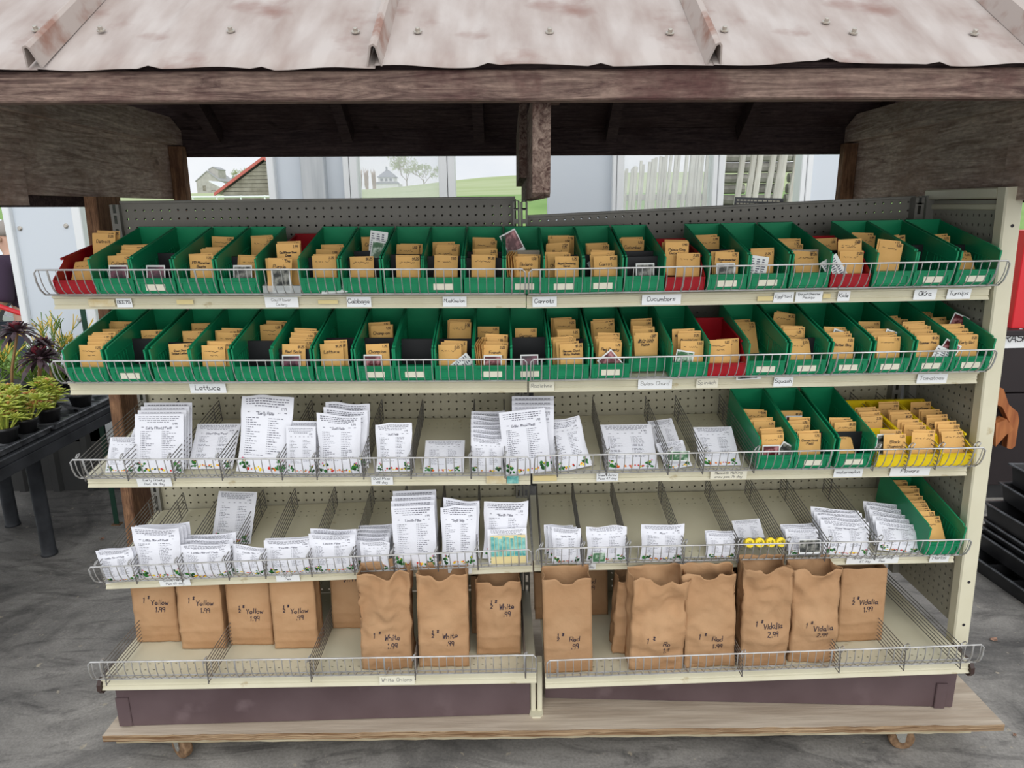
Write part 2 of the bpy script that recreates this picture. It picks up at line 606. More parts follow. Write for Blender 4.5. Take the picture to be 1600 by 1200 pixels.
def strokes(text, jit=0.12, slant=0.12, rnd=None):
    """list of polylines in letter units (baseline 0, cap height 6), and total width"""
    rnd = rnd or random
    x, out = 0.0, []
    for ch in text:
        if ch in GL:
            oy = rnd.uniform(-jit, jit) * 2
            for pl in GL[ch].split('|'):
                pts = []
                for q in pl.split():
                    gx, gy = int(q[0]), int(q[1]) - 2
                    pts.append((x + gx + slant * gy + rnd.uniform(-jit, jit), gy + oy + rnd.uniform(-jit, jit)))
                out.append(pts)
        x += NARROW.get(ch, 4.9 if (ch.isupper() or ch in 'mw') else 4.3)
    return out, x


def write(mb, surf, lines, cx, top, size, pitch, wd, mi=0, align='c', jit=0.12, slant=0.12, rnd=None, condense=1.0):
    """ribbons of handwriting; surf(x, y) -> point on the sheet; size = cap height"""
    s = size / 6.0
    for k, ln in enumerate(lines):
        st, w = strokes(ln, jit, slant, rnd)
        x0 = cx - (w * s * condense / 2 if align == 'c' else 0)
        yb = top - size - k * pitch
        for pl in st:
            for (a, b) in zip(pl[:-1], pl[1:]):
                ax, ay, bx, by = x0 + a[0] * s * condense, yb + a[1] * s, x0 + b[0] * s * condense, yb + b[1] * s
                dx, dy = bx - ax, by - ay
                L = math.hypot(dx, dy) or 1e-9
                ex, ey = dx / L * wd * .5, dy / L * wd * .5
                nx, ny = -dy / L * wd * .5, dx / L * wd * .5
                mb._add([surf(ax - ex + nx, ay - ey + ny), surf(ax - ex - nx, ay - ey - ny), surf(bx + ex - nx, by + ey - ny), surf(bx + ex + nx, by + ey + ny)],
                        [(0, 1, 2, 3)], mi)


def scribble(mb, surf, x0, x1, y, h, wd, mi=0, rnd=None):
    """illegible cursive line"""
    rnd = rnd or random
    n = max(4, int((x1 - x0) / (h * .55)))
    px, py = x0, y
    for i in range(1, n + 1):
        qx = x0 + (x1 - x0) * i / n
        qy = y + rnd.uniform(-.5, .5) * h
        if rnd.random() < .14:
            px, py = qx, qy
            continue
        mb._add([surf(px, py + wd / 2), surf(px, py - wd / 2), surf(qx, qy - wd / 2), surf(qx, qy + wd / 2)], [(0, 1, 2, 3)], mi)
        px, py = qx, qy


# ================================================================ STRUCTURE
fl = MB()
fl.box((-7, -4, -0.1), (7, 3.98, 0))
struct('floor', None, fl.mesh('floor', 'concrete'))


def terrain(x, y):
    """rough lawn outside, rising to pasture hills"""
    t = min(1, max(0, (y - 5.5) / 10.0))
    t = t * t * (3 - 2 * t)
    z = -0.02 + 1.74 * t
    if y > 15.5:
        a = min(1, (y - 15.5) / 120.0)
        b = 1 / (1 + math.exp(-(x / max(y, 1) + 0.10) * 22))      # higher towards the right
        slope = 0.0095 + 0.012 * a + 0.020 * a * b
        z = 1.59 + y * slope
    return z


g = MB()
ys = [3.98, 4.6, 5.5, 6.5, 8, 10, 12, 14, 15.5, 18, 22, 28, 36, 46, 60, 80, 105, 140, 180, 240, 320]
NX = 60


def ter(u, v):
    j = int(round(v * (len(ys) - 1)))
    y = ys[j]
    x = (u - .5) * 2 * (6 + y * 1.1)
    return (x, y, terrain(x, y))


g.grid(ter, NX, len(ys) - 1)
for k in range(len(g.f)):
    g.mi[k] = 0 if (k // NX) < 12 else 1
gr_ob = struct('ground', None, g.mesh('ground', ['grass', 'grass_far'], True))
gr_ob['kind'] = 'structure'

# --- back wall of the open building: white panels and posts over a dark corrugated skirt
WY = 3.90
wall = struct('wall_back', T(0, WY, 0))


def wx(px, py=290, Y=WY):
    return on_y(px, py, Y).x


def wall_box(name, pa, pb, y0, y1, m, z0=0.74, z1=2.7, py=290):
    b = MB()
    b.cbox((wx(pa, py), y0, z0), (wx(pb, py), y1, z1), 0.004)
    return b.build(name, m, wall)


for pa, pb in ((427, 477), (511, 541), (855, 957), (1262, 1327)):
    wall_box('wall_panel', pa, pb, 0.0, 0.03, 'white_panel')
wall_box('galvanised_post', 476, 512, -0.06, 0.02, 'galv')
for pa, pb in ((423, 434), (540, 549), (550, 562), (687, 700), (701, 712), (955, 961), (962, 973), (1109, 1117), (1118, 1128), (1245, 1253), (1254, 1263)):
    wall_box('white_post', pa, pb, -0.045, 0.05, 'white_trim')
# left leaf by the plants, with bolts
LP = [(10, 21, -0.03, 0.04, 'white_trim'), (20, 118, 0.0, 0.03, 'white_panel'), (117, 131, -0.03, 0.04, 'white_trim')]
for pa, pb, y0, y1, m in LP:
    wall_box('wall_panel' if m == 'white_panel' else 'white_post', pa, pb, y0, y1, m, z0=0.3, py=340)
for px, py in ((31, 357), (103, 353), (54, 507), (124, 500)):
    p = on_y(px, py, WY - .002)
    b = MB()
    b.lathe([(0.013, 0), (0.013, .003), (.008, .008)], 10, m=T(p.x, -.001, p.z) @ RX(R(90)))
    b.build('bolt_head', 'screw', wall)
wall_box('white_post', 143, 149, -0.02, 0.03, 'white_trim', py=340)
for nm, pa, pb in (('window_pane', 562, 687), ('window_pane', 973, 1109)):
    b = MB()
    b.box((wx(pa), 0.0, 0.74), (wx(pb), 0.006, 2.7))
    b.build(nm, 'glass_haze', wall)
sk = MB()
x = -2.95
while x < 2.3:
    sk.prism([(x, 0), (x + .05, 0), (x + .066, -.022), (x + .10, -.022), (x + .116, 0), (x + .20, 0), (x + .20, .004), (x, .004)], 0.0, 0.74, 2)
    x += 0.20
sk.build('corrugated_skirt', 'skirt_metal', wall)

# ================================================================ GONDOLA (two bays of slotted steel shelving)
LIPS = {'L': [((82.5, 461.7), (821.7, 459.7)), ((107.5, 596.7), (824, 593.3)), ((135, 743), (829, 738.3)), ((163, 903), (831.7, 875.8)), ((159.4, 1059.5), (838.3, 1048))],
        'R': [((822.8, 460.8), (1547.2, 446.9)), ((825.8, 593.3), (1528.5, 578.9)), ((831.7, 736.7), (1512.3, 724.2)), ((834.3, 875), (1492.2, 861)), ((851.7, 1056.7), (1513.8, 1032.5))]}
LY = {'L': (1.842, 1.862), 'R': (1.863, 1.866)}
BY = {'L': (1.737, 1.758), 'R': (1.744, 1.748)}
ZUP = Vector((0, 0, 1))
SH = {}          # (bay, row) -> (matrix, width, depth)
for bay in 'LR':
    for i, (a, c) in enumerate(LIPS[bay]):
        Y0, Y1 = (LY if i < 4 else BY)[bay]
        A, B = on_y(a[0], a[1], Y0), on_y(c[0], c[1], Y1)
        ex = (B - A).normalized()
        ey0 = ZUP.cross(ex).normalized()
        ez0 = ex.cross(ey0)
        s = R(9.6) if i < 4 else 0
        ey = ey0 * math.cos(s) + ez0 * math.sin(s)
        SH[(bay, i)] = (frame(A, ex, ey, ex.cross(ey)), (B - A).length, 0.345 if i < 4 else 0.44)

gond = thing('gondola_shelving', 'cream steel gondola shelving with perforated backs standing on the wooden rolling base', 'shelving', T(0, 2.0, 0.13))
GI = T(0, -2.0, -0.13)


def perf(xe, ze, holes, r, thick=0.0, rect=None):
    """sheet in the XZ plane (facing -Y) with real round or slotted holes; xe/ze are cell edges"""
    mb = MB()
    idx = {}

    def vid(x, z):
        k = (round(x, 5), round(z, 5))
        if k not in idx:
            idx[k] = len(mb.v)
            mb.v.append((x, 0, z))
        return idx[k]
    for i in range(len(xe) - 1):
        for j in range(len(ze) - 1):
            x0, x1, z0, z1 = xe[i], xe[i + 1], ze[j], ze[j + 1]
            c = [vid(x0, z0), vid(x1, z0), vid(x1, z1), vid(x0, z1)]
            if (i, j) not in holes:
                mb.f.append(tuple(c))
                mb.mi.append(0)
                continue
            cx, cz = (x0 + x1) / 2, (z0 + z1) / 2
            if rect:
                w, h = rect
                h4 = [vid(cx - w / 2, cz - h / 2), vid(cx + w / 2, cz - h / 2), vid(cx + w / 2, cz + h / 2), vid(cx - w / 2, cz + h / 2)]
                for k in range(4):
                    mb.f.append((c[k], c[(k + 1) % 4], h4[(k + 1) % 4], h4[k]))
                    mb.mi.append(0)
            else:
                o = len(mb.v)
                for k in range(8):
                    a = R(-112.5 + 45 * k)
                    mb.v.append((cx + r * math.cos(a), 0, cz + r * math.sin(a)))
                for k in range(4):
                    a, b2 = o + 2 * k, o + 2 * k + 1
                    n2 = o + (2 * k + 2) % 8
                    mb.f.append((c[k], c[(k + 1) % 4], b2, a))
                    mb.f.append((c[(k + 1) % 4], n2, b2))
                    mb.mi.extend([0, 0])
    return mb


P = 0.0254
# back panels
PANEL = {}
for bay, A, B, top, n0 in (('L', on_y(197.75, 329, 2.19), on_y(795.8, 321.7, 2.215), 0.024, 0),
                           ('R', on_y(830.3, 345.1, 2.217), on_y(1419.6, 315.5, 2.222), 0.0135, 0)):
    ex = (B - A).normalized()
    pitch = (B - A).length / 45
    ey = ZUP.cross(ex).normalized()
    ez = ex.cross(ey)
    M = frame(A, ex, ey, ez)
    xe = [-0.016] + [pitch * (k - .5) for k in range(46)] + [pitch * 45.5, pitch * 45 + .018]
    SPLIT = 17
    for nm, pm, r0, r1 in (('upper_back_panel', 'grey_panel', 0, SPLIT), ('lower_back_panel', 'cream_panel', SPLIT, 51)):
        ze = sorted(set([round(pitch * (.5 - k), 5) for k in range(r0, r1 + 1)]))
        nz = len(ze) - 1
        if r0 == 0:
            ze.append(top)
        else:
            ze[-1] -= .0015
        holes = {(i, j) for i in range(1, 47) for j in range(0, nz)}
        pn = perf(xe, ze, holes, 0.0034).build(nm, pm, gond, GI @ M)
        sol = pn.modifiers.new('thickness', 'SOLIDIFY')
        sol.thickness = 0.002
        link('rear_panel', pn.data, gond, GI @ M @ T(0.004, .052, -.004))
    cap = MB()
    cap.cbox((xe[0], -.004, top - .004), (xe[-1], .016, top + .004), .0015)
    cap.build('top_rail', 'grey_steel', gond, GI @ M)
    PANEL[bay] = (M, pitch)


def upright(px0, px1, py, Y, ztop, tilt=0.0):
    x0, x1 = on_y(px0, py, Y).x, on_y(px1, py, Y).x
    w = x1 - x0
    H = ztop - 0.14
    ze = [0]
    while ze[-1] < H - .05:
        ze.append(round(ze[-1] + .039, 5))
    ze.append(H)
    mb = perf([0, w], ze, {(0, j) for j in range(1, len(ze) - 1)}, 0, rect=(min(.009, w * .4), .025))
    mb.box((0, 0.0005, 0), (.0018, .045, H))
    mb.box((w - .0018, 0.0005, 0), (w, .045, H))
    return mb.build('upright', 'grey_steel', gond, GI @ T(x1 - w, Y, 0.14) @ RY(tilt) if not tilt else GI @ T(x0, Y, 0.14) @ RY(tilt))


upright(172, 186, 330, 2.175, 1.607)
upright(801, 812, 330, 2.19, 1.603)
upright(813.5, 824.5, 330, 2.19, 1.60)
# right upright leans with its bay
pb, pt = on_y(1441, 620, 2.2), on_y(1433, 310, 2.2)
upright(1429, 1443, 330, 2.19, 1.60)

# shelves: perforated deck plate + price channel
CH = [(0.004, 0.0), (-0.004, 0.0), (-0.0065, -0.002), (-0.0065, -0.005), (-0.001, -0.0085), (-0.001, -0.019), (-0.0035, -0.021), (-0.0035, -0.0235),
      (-0.001, -0.0255), (-0.008, -0.0325), (-0.008, -0.0345), (0.004, -0.0345)]
for (bay, i), (M, W, D) in SH.items():
    nh = 45
    xe = [0] + [W / 2 + (k - nh / 2) * P for k in range(nh + 1)] + [W]
    if i < 4:
        ye = [0.0, 0.022, 0.034, D - .075, D - .063, D - .048, D - .036, D]
        hr = (1, 3, 5)
    else:
        ye = [0.0, 0.030, 0.042, .058, .070, D - .06, D - .048, D]
        hr = (1, 3, 5)
    holes = {(c, j) for c in range(1, nh + 1) for j in hr if c % (1 if i < 4 else 1) == 0}
    mb = perf(xe, ye, holes, 0.0, rect=(0.0052, 0.0046))
    deck = MB()
    deck.v = [(x, z, -0.001) for (x, y, z) in mb.v]
    deck.f, deck.mi = mb.f, mb.mi
    sh = deck.build('shelf', 'cream', gond, GI @ M)
    so = sh.modifiers.new('thickness', 'SOLIDIFY')
    so.thickness = 0.0015
    so.offset = -1
    ch = MB()
    ch.prism(CH, 0, W, 0)
    ch.build('price_channel', 'cream', sh)
    un = MB()                                        # folded underside and side flanges
    un.box((0.001, 0.006, -0.034), (0.003, D, -0.003))
    un.box((W - .003, 0.006, -0.034), (W - .001, D, -0.003))
    un.box((0.003, .02, -.031), (W - .003, D - .004, -.029))
    un.build('flange', 'cream', sh)

# perforated end panel with welded frame on one end
pb, pt = on_y(1490, 985, 1.862), on_y(1571, 300, 1.862)
ez = (pt - pb).normalized()
EH = (pt - pb).length
ey = Vector((0, 1, 0))
ex = ey.cross(ez)
EM = frame(pb, ex, ey, ez)
nxh, nzh = 12, 47
xe = [0.03] + [0.046 + P * (k - .5) for k in range(nxh + 1)] + [0.355]
ze = [0.0] + [0.03 + P * (k - .5) for k in range(nzh + 1)] + [EH - .02]
mb = perf(xe, ze, {(c, j) for c in range(1, nxh + 1) for j in range(1, nzh + 1)}, 0.0040)
e2 = MB()
e2.v = [(0.02, x, z) for (x, y, z) in mb.v]
e2.f, e2.mi = mb.f, mb.mi
ep = e2.build('end_panel', 'end_grey', gond, GI @ EM)
so = ep.modifiers.new('thickness', 'SOLIDIFY')
so.thickness = 0.0015
b = MB()
b.box((0.028, 0.03, 0.0), (0.031, 0.356, EH - .02))
b.build('outer_sheet', 'end_grey', gond, GI @ EM)
b = MB()
b.cbox((-.004, 0.340, 0.0), (0.031, 0.372, EH - .004), .002)
b.build('rear_stile', 'grey_steel', gond, GI @ EM)
b = MB()
b.cbox((0.0, -0.004, -0.05), (0.047, 0.034, EH + .012), 0.004)
b.build('end_post', 'cream', gond, GI @ EM)
b = MB()
b.cbox((0.0, 0.034, EH - .016), (0.045, 0.36, EH + .012), 0.003)
b.cbox((0.012, 0.034, EH - .045), (0.03, 0.355, EH - .03), 0.002)
b.build('end_rail', 'cream', gond, GI @ EM)
for z in (EH - .085, 0.16, .02):
    b = MB()
    b.lathe([(0.0045, 0), (.0045, .0006)], 10, m=T(.025, -.0041, z) @ RX(R(90)))
    b.build('bolt_hole', 'ink', gond, GI @ EM)

# kick plates, end caps and centre foot
b = MB()
A, B = on_z(190, 1136, 0.13), on_z(828, 1117, 0.13)
kd = (B - A)
KM = frame(A, kd.normalized(), ZUP.cross(kd.normalized()), ZUP)
b.cbox((0, 0, 0.001), (kd.length, .02, 0.128), .003)
kp = b.build('kick_plate', 'brown_kick', gond, GI @ KM)
c = MB()
c.cbox((-.004, -.004, 0.006), (.034, 0.0, 0.10), .002)
c.build('corner_plate', 'brown_kick', kp)
b = MB()
A, B = on_z(852, 1092, 0.13), on_z(1487, 1106, 0.13)
kd = (B - A)
KM = frame(A, kd.normalized(), ZUP.cross(kd.normalized()), ZUP)
b.cbox((0, 0, 0.001), (kd.length, .02, 0.128), .003)
kp = b.build('kick_plate', 'brown_kick', gond, GI @ KM)
c = MB()
c.cbox((kd.length - .055, -.006, 0.002), (kd.length - .024, 0.0, 0.085), .002)
c.build('corner_plate', 'brown_kick', kp)
for px0, px1 in ((829, 837), (839, 848)):
    A = on_z((px0 + px1) / 2, 1113, 0.13)
    b = MB()
    b.cbox((A.x - .0075, A.y, 0.131), (A.x + .0075, A.y + .03, .30), .002)
    b.build('base_foot', 'cream', gond, GI)
A = on_z(838, 1118, 0.13)
b = MB()
b.prism([(A.x - .02, A.y), (A.x - .012, A.y - .012), (A.x + .012, A.y - .012), (A.x + .02, A.y), (A.x + .02, A.y + .02), (A.x - .02, A.y + .02)], .130, .136, 2)
b.build('levelling_plate', 'cream', gond, GI)
for (bay, xx, sg) in (('L', 0, -1), ('R', 1, 1)):
    M, W, D = SH[(bay, 4)]
    b = MB()
    x0 = -0.012 if sg < 0 else W + .001
    b.prism([(0.0, -.004), (-.012, -.016), (-.012, -.034), (-.002, -.048), (.07, -.052), (.09, -.036), (.09, -.004)], x0, x0 + .011, 0)
    b.build('end_cap', 'dark_cap', gond, GI @ M)

# ================================================================ ROLLING WOODEN BASE
cart = thing('rolling_base', 'weathered plywood platform on swivel casters under the cream shelving', 'cart', T(0, 2.2, 0))
CI = T(0, -2.2, 0)


def ragged(mb, x0, x1, y0, y1, z0, z1, n, amp, seed):
    """board with a splintery front edge"""
    rn = random.Random(seed)
    f = [(x0 + (x1 - x0) * i / n, y0 + rn.uniform(-amp, amp)) for i in range(n + 1)]
    vs, fs = [], []
    for (px, py) in f:
        k = rn.uniform(-amp, amp) * .6
        vs += [(px, py, z1), (px, py + k, (z0 + z1) / 2), (px, py + amp * .6, z0), (px, y1, z1), (px, y1, z0)]
    for i in range(n):
        a, b = i * 5, i * 5 + 5
        mb._add([], [])
        fs += [((a + 1, b + 1, b, a), 1), ((a + 2, b + 2, b + 1, a + 1), 1), ((a, b, b + 3, a + 3), 0), ((a + 4, b + 4, b + 2, a + 2), 1), ((a + 3, b + 3, b + 4, a + 4), 1)]
    e = n * 5
    fs += [((0, 3, 4, 2, 1), 1), ((e + 1, e + 2, e + 4, e + 3, e), 1)]
    o = len(mb.v)
    mb.v.extend(vs)
    for f_, mi in fs:
        mb.f.append(tuple(q + o for q in f_))
        mb.mi.append(mi)


b = MB()
ragged(b, -1.187, 1.402, 1.732, 2.72, 0.108, 0.13, 90, 0.0022, 3)
b.build('deck_board', ['ply_top', 'ply_edge'], cart, CI @ RZ(0))
b = MB()
ragged(b, -1.165, 1.325, 1.752, 2.70, 0.085, 0.1078, 60, 0.0018, 5)
b.build('under_board', ['ply_low', 'ply_low'], cart, CI)


def caster(cx, cy, yaw):
    M = CI @ T(cx, cy, 0) @ RZ(yaw)
    w = MB()
    w.lathe([(.020, -.014), (.033, -.014), (.0365, -.009), (.0365, .009), (.033, .014), (.020, .014)], 24, m=T(0, 0, .0367) @ RY(R(90)))
    wo = w.build('caster_wheel', 'caster_rust', cart, M)
    h = MB()
    h.lathe([(.009, -.0185), (.009, .0185)], 10, m=T(0, 0, .0367) @ RY(R(90)))
    h.build('axle', 'caster_steel', wo)
    f = MB()
    for s in (-1, 1):
        f.prism([(-.008, .030), (.008, .030), (.03, .078), (-.012, .078)], s * .0165 - .001, s * .0165 + .001, 0)
    f.box((-.018, -.014, .076), (.018, .032, .080))
    f.box((-.03, -.03, .080), (.03, .04, .085))
    f.build('caster_fork', 'caster_steel', cart, M)


caster(-1.0, 1.80, R(55))
caster(1.15, 1.80, R(78))
caster(-1.0, 2.62, R(20))
caster(1.15, 2.62, R(110))

# ================================================================ ROOF CANOPY over the shelving
RC = Vector((0, 2.135, 1.78))
can = thing('roof_canopy', 'rusty standing-seam metal roof on dark weathered timber frame above the shelving', 'canopy', T(*RC) @ RY(R(0.42)))
RI = T(*(-RC))
SL = R(35)
EDGE_Y, EDGE_Z = 1.385, 1.836
RIDGE_Y = 2.135
SLEN = (RIDGE_Y - EDGE_Y) / math.cos(SL)
FM = RI @ T(0, EDGE_Y, EDGE_Z) @ RX(SL)                       # local x across, y up the slope, z normal
BM = RI @ T(0, 2 * RIDGE_Y - EDGE_Y, EDGE_Z) @ RZ(math.pi) @ RX(SL)
SEAMS = [-1.465, -0.853, -0.241, 0.371, 0.983, 1.595]
roof_meshes = []
for k in range(5):
    w = SEAMS[k + 1] - SEAMS[k]
    mb = MB()

    def fn(u, v, k=k, w=w):
        x = u * w
        z = 0.0
        for c in (w / 3, 2 * w / 3):
            d = abs(x - c) / 0.016
            if d < 1:
                z += 0.006 * (1 - d * d)
        fade = math.exp(-v * 9)
        wav = noise.noise(Vector((x * 7 + k * 9.1, 0.3, k * 1.7))) * 0.010 * fade
        yy = v * SLEN + (noise.noise(Vector((x * 5 + k * 3, 4.2, 1))) * 0.006 - .002) * (1 if v == 0 else 0)
        return (x, yy, z + wav + 0.0015 * noise.noise(Vector((x * 4, v * 6, k))))
    mb.grid(fn, 54, 14)
    me = mb.mesh('roof_sheet', 'roof_metal', True)
    roof_meshes.append(me)
    for Mx in (FM, BM):
        xo = SEAMS[k] if Mx is FM else -SEAMS[k + 1]
        o = link('roof_sheet', me, can, Mx @ T(xo, 0, 0))
        so = o.modifiers.new('thickness', 'SOLIDIFY')
        so.thickness = 0.0012
sm = MB()
sm.prism([(-.015, 0.001), (-.005, .038), (.003, .041), (.008, .036), (.014, .001), (.011, .001), (.005, .034), (.002, .037), (-.002, .035), (-.012, .001)], 0.0, SLEN, 1)
seam_me = sm.mesh('standing_seam', 'roof_seam')
for s in SEAMS:
    link('standing_seam', seam_me, can, FM @ T(s, -.003, 0))
    link('standing_seam', seam_me, can, BM @ T(-s, -.003, 0))
rd = MB()
rd.cbox((-.03, -.09, -.006), (.03, .09, .004), .002)
cap = MB()
for sgn in (-1, 1):
    cap.box((-1.48, 0, -.001), (1.61, .14, .001), m=RI @ T(0, RIDGE_Y, EDGE_Z + SLEN * math.sin(SL) + .044) @ RZ(0 if sgn < 0 else math.pi) @ RX(-SL))
cap.build('ridge_cap', 'roof_metal', can)
scr = MB()
scr.lathe([(.0085, 0), (.0085, .002), (.005, .0025), (.0045, .0026), (.0045, .008), (.0035, .0085)], 8)
scr_me = scr.mesh('roof_screw', 'screw')
nrm = Vector((0, -math.sin(SL), math.cos(SL)))
p0 = Vector((0, EDGE_Y, EDGE_Z + .0035))
for px, py in ((57, 53), (158, 53), (360, 52), (555, 52), (652, 51), (858, 50), (1046, 50), (1131, 45), (1333, 47), (1522, 47), (1290, 31)):
    k = ray(px, py)
    t = (p0 - CAM).dot(nrm) / k.dot(nrm)
    q = CAM + k * t
    link('roof_screw', scr_me, can, RI @ T(*q) @ RX(SL))
for Mx in (FM, BM):
    d = MB()
    d.box((-1.44, 0.02, -.020), (1.57, SLEN - .005, -.006))
    d.build('roof_decking', 'wood_dark', can, Mx)
for k in range(7):                                            # rafters under the decking
    xx = -1.35 + k * .4866
    for Mx in (FM, BM):
        d = MB()
        d.box((xx - .019, .09, -.085), (xx + .019, SLEN - .06, -.021))
        d.build('rafter', 'wood_dark', can, Mx)
d = MB()
d.cbox((-1.48, 1.40, 1.779), (1.61, 1.438, 1.832), .003)
d.build('front_beam', 'wood_fascia', can, RI)
d = MB()
d.cbox((-1.48, 2.832, 1.776), (1.61, 2.87, 1.832), .003)
d.cbox((-1.44, 2.80, 1.790), (1.57, 2.831, 1.872), .003)
d.build('back_beam', 'wood_dark', can, RI)
for sg, X in ((-1, -1.26), (1, 1.292)):
    xs = (X - .035, X) if sg < 0 else (X, X + .035)
    d = MB()
    d.prism([(1.925 if sg < 0 else 1.868, 1.624 if sg < 0 else 1.612), (2.828, 1.620 if sg < 0 else 1.608), (2.845, 1.822), (1.925 if sg < 0 else 1.868, 1.835)], xs[0], xs[1], 0)
    d.build('gable_plank', 'wood_plank', can, RI)
    xi = (X, X + .036) if sg < 0 else (X - .036, X)
    d = MB()
    d.prism([(1.62, 1.828), (2.845, 1.812), (2.86, 1.825), (2.80, 1.866), (2.72, 1.906), (1.62, 1.915)], xi[0] + .001, xi[1] + .001, 0)
    d.build('gable_tie', 'wood_plank', can, RI)
    xo = (X - .072, X - .036) if sg < 0 else (X + .036, X + .072)
    d = MB()
    d.box((xo[0], 1.50, 1.592), (xo[1], 2.35, 1.80))
    d.build('outer_board', 'wood_dark', can, RI)
    for q, (ya, yb, off) in enumerate(((1.80, 1.92, .006), (1.69, 1.797, -.002), (1.57, 1.687, .004))):
        d = MB()
        xa = (X - .035 + off, X + off) if sg < 0 else (X - off, X + .035 - off)
        d.cbox((xa[0], ya, 1.597), (xa[1], yb, 1.835), .002)
        d.build('short_board', 'wood_plank', can, RI)
    d = MB()
    xp = (X + .0, X + .05) if sg < 0 else (X - .05, X)
    d.cbox((xp[0], 2.80 - .045, 0.132), (xp[1], 2.80 - .002, 1.808), .003)
    d.build('post', 'wood_post', can, RI)
d = MB()
d.cbox((-1.262, 2.15, 0.132), (-1.226, 2.29, 1.622), .003)
d.build('post', 'wood_post', can, RI @ T(-1.24, 2.15, .9) @ RY(R(1.2)) @ T(1.24, -2.15, -.9))
d = MB()
d.prism([(1.445, 1.615), (1.46, 1.606), (2.79, 1.606), (2.79, 1.83), (1.445, 1.80)], .046, .081, 0)
d.build('centre_tie', 'wood_tie', can, RI)
d = MB()
d.prism([(1.4385, 1.783), (1.50, 1.783), (1.47, 1.83), (1.4385, 1.83)], .0812, .100, 0)
d.build('tie_block', 'wood_tie', can, RI)
d = MB()
d.box((.026, 1.90, 1.66), (.0455, 2.79, 1.84))
d.build('centre_tie', 'wood_tie', can, RI)


# ================================================================ shelf helpers
ROWN = ['top shelf', 'second shelf', 'third shelf', 'fourth shelf', 'base shelf']
BAYN = {'L': 'open-ended bay', 'R': 'end-panel bay'}
ORD = ['first', 'second', 'third', 'fourth', 'fifth', 'sixth', 'seventh', 'eighth', 'ninth', 'tenth', 'eleventh', 'twelfth', 'thirteenth', 'fourteenth', 'fifteenth']


def shelf_x(bay, i, px, y=0.0, z=0.0):
    """x along the shelf at which the point (x, y, z) of the shelf lies under pixel column px"""
    M, W, D = SH[(bay, i)]
    a, b = pix(M @ Vector((0, y, z)))[0], pix(M @ Vector((W, y, z)))[0]
    x = (px - a) / (b - a) * W
    for _ in range(4):
        p = pix(M @ Vector((x, y, z)))[0]
        x += (px - p) / (b - a) * W
    return x


def shelf_y(bay, i, x, py, z=0.0):
    M, W, D = SH[(bay, i)]
    lo, hi = -0.06, D
    for _ in range(40):
        mid = (lo + hi) / 2
        if pix(M @ Vector((x, mid, z)))[1] > py:
            lo = mid
        else:
            hi = mid
    return (lo + hi) / 2


# ================================================================ WIRE FENCES along the lips
FP = [(-0.010, 0.004), (-0.034, 0.012), (-0.048, 0.028), (-0.055, 0.050), (-0.057, 0.082)]
FPITCH = 0.0213
uw = MB()
uw.tube([(0, y, z) for y, z in FP], 0.0013, 5)
UW_ME = uw.mesh('upright_wire', 'wire')
hw = MB()
hw.tube([(0, .012, .0022)] + [(0, y, z) for y, z in FP], 0.0024, 6)
HW_ME = hw.mesh('hook_wire', 'wire')
for (bay, i), (M, W, D) in SH.items():
    root = thing('wire_fence', 'low bowed wire fence along front edge of the %s, %s' % (ROWN[i], BAYN[bay]), 'wire fence', M @ T(0, 0, .009 if i == 4 else 0))
    x0, x1 = 0.004, W - 0.004
    top, bot = FP[-1], FP[0]
    rail = MB()
    rail.tube([(x0, *FP[1]), (x0, *FP[2]), (x0, *FP[3]), (x0 + .001, FP[4][0], FP[4][1] - .008), (x0 + .008, *top), (x1 - .008, *top),
               (x1 - .001, FP[4][0], FP[4][1] - .008), (x1, *FP[3]), (x1, *FP[2]), (x1, *FP[1])], 0.0022, 6)
    rail.build('top_rail', 'wire', root)
    rail = MB()
    rail.tube([(x0, FP[1][0], FP[1][1]), (x1, FP[1][0], FP[1][1])], 0.0022, 6)
    rail.tube([(x0, FP[0][0], FP[0][1] + .001), (x1, FP[0][0], FP[0][1] + .001)], 0.0018, 6)
    rail.build('bottom_rail', 'wire', root)
    n = int((W - .02) / FPITCH)
    off = (W - n * FPITCH) / 2
    hooks = {1, n // 3, 2 * n // 3, n - 1}
    for k in range(n + 1):
        xx = off + k * FPITCH
        if k in hooks:
            link('hook_wire', HW_ME, root, T(xx, 0, 0))
        else:
            link('upright_wire', UW_ME, root, T(xx, 0, 0))

# ================================================================ WIRE DIVIDERS
DIV = {('L', 2): [124, 192, 266, 341, 436, 491, 565, 640, 735, 789], ('R', 2): [871, 949, 1046, 1101, 1182, 1370, 1422, 1469, 1524],
       ('L', 3): [153, 205, 277, 351, 409, 482, 550, 613, 682, 745], ('R', 3): [846, 911, 982, 1070, 1156, 1230, 1294, 1373],
       ('L', 4): [160, 321, 483, 647, 821], ('R', 4): [1161, 1314, 1416, 1505]}
_dm = {}


def div_meshes(L):
    if L not in _dm:
        a = MB()
        a.tube([(0, 0, 0), (0, L, 0)], 0.0014, 5)
        e = MB()
        e.tube([(0, 0, 0), (0, 0, .072)], 0.0016, 5)
        c = MB()
        c.tube([(0, -.006, .002), (0, -.012, .012), (.004, -.010, .020), (.005, 0, .018), (0, .004, .010), (-.005, 0, .004), (-.004, -.008, .000)], 0.0017, 5)
        _dm[L] = (a.mesh('long_wire', 'wire_dark'), e.mesh('end_wire', 'wire_dark'), c.mesh('spring_clip', 'wire'))
    return _dm[L]


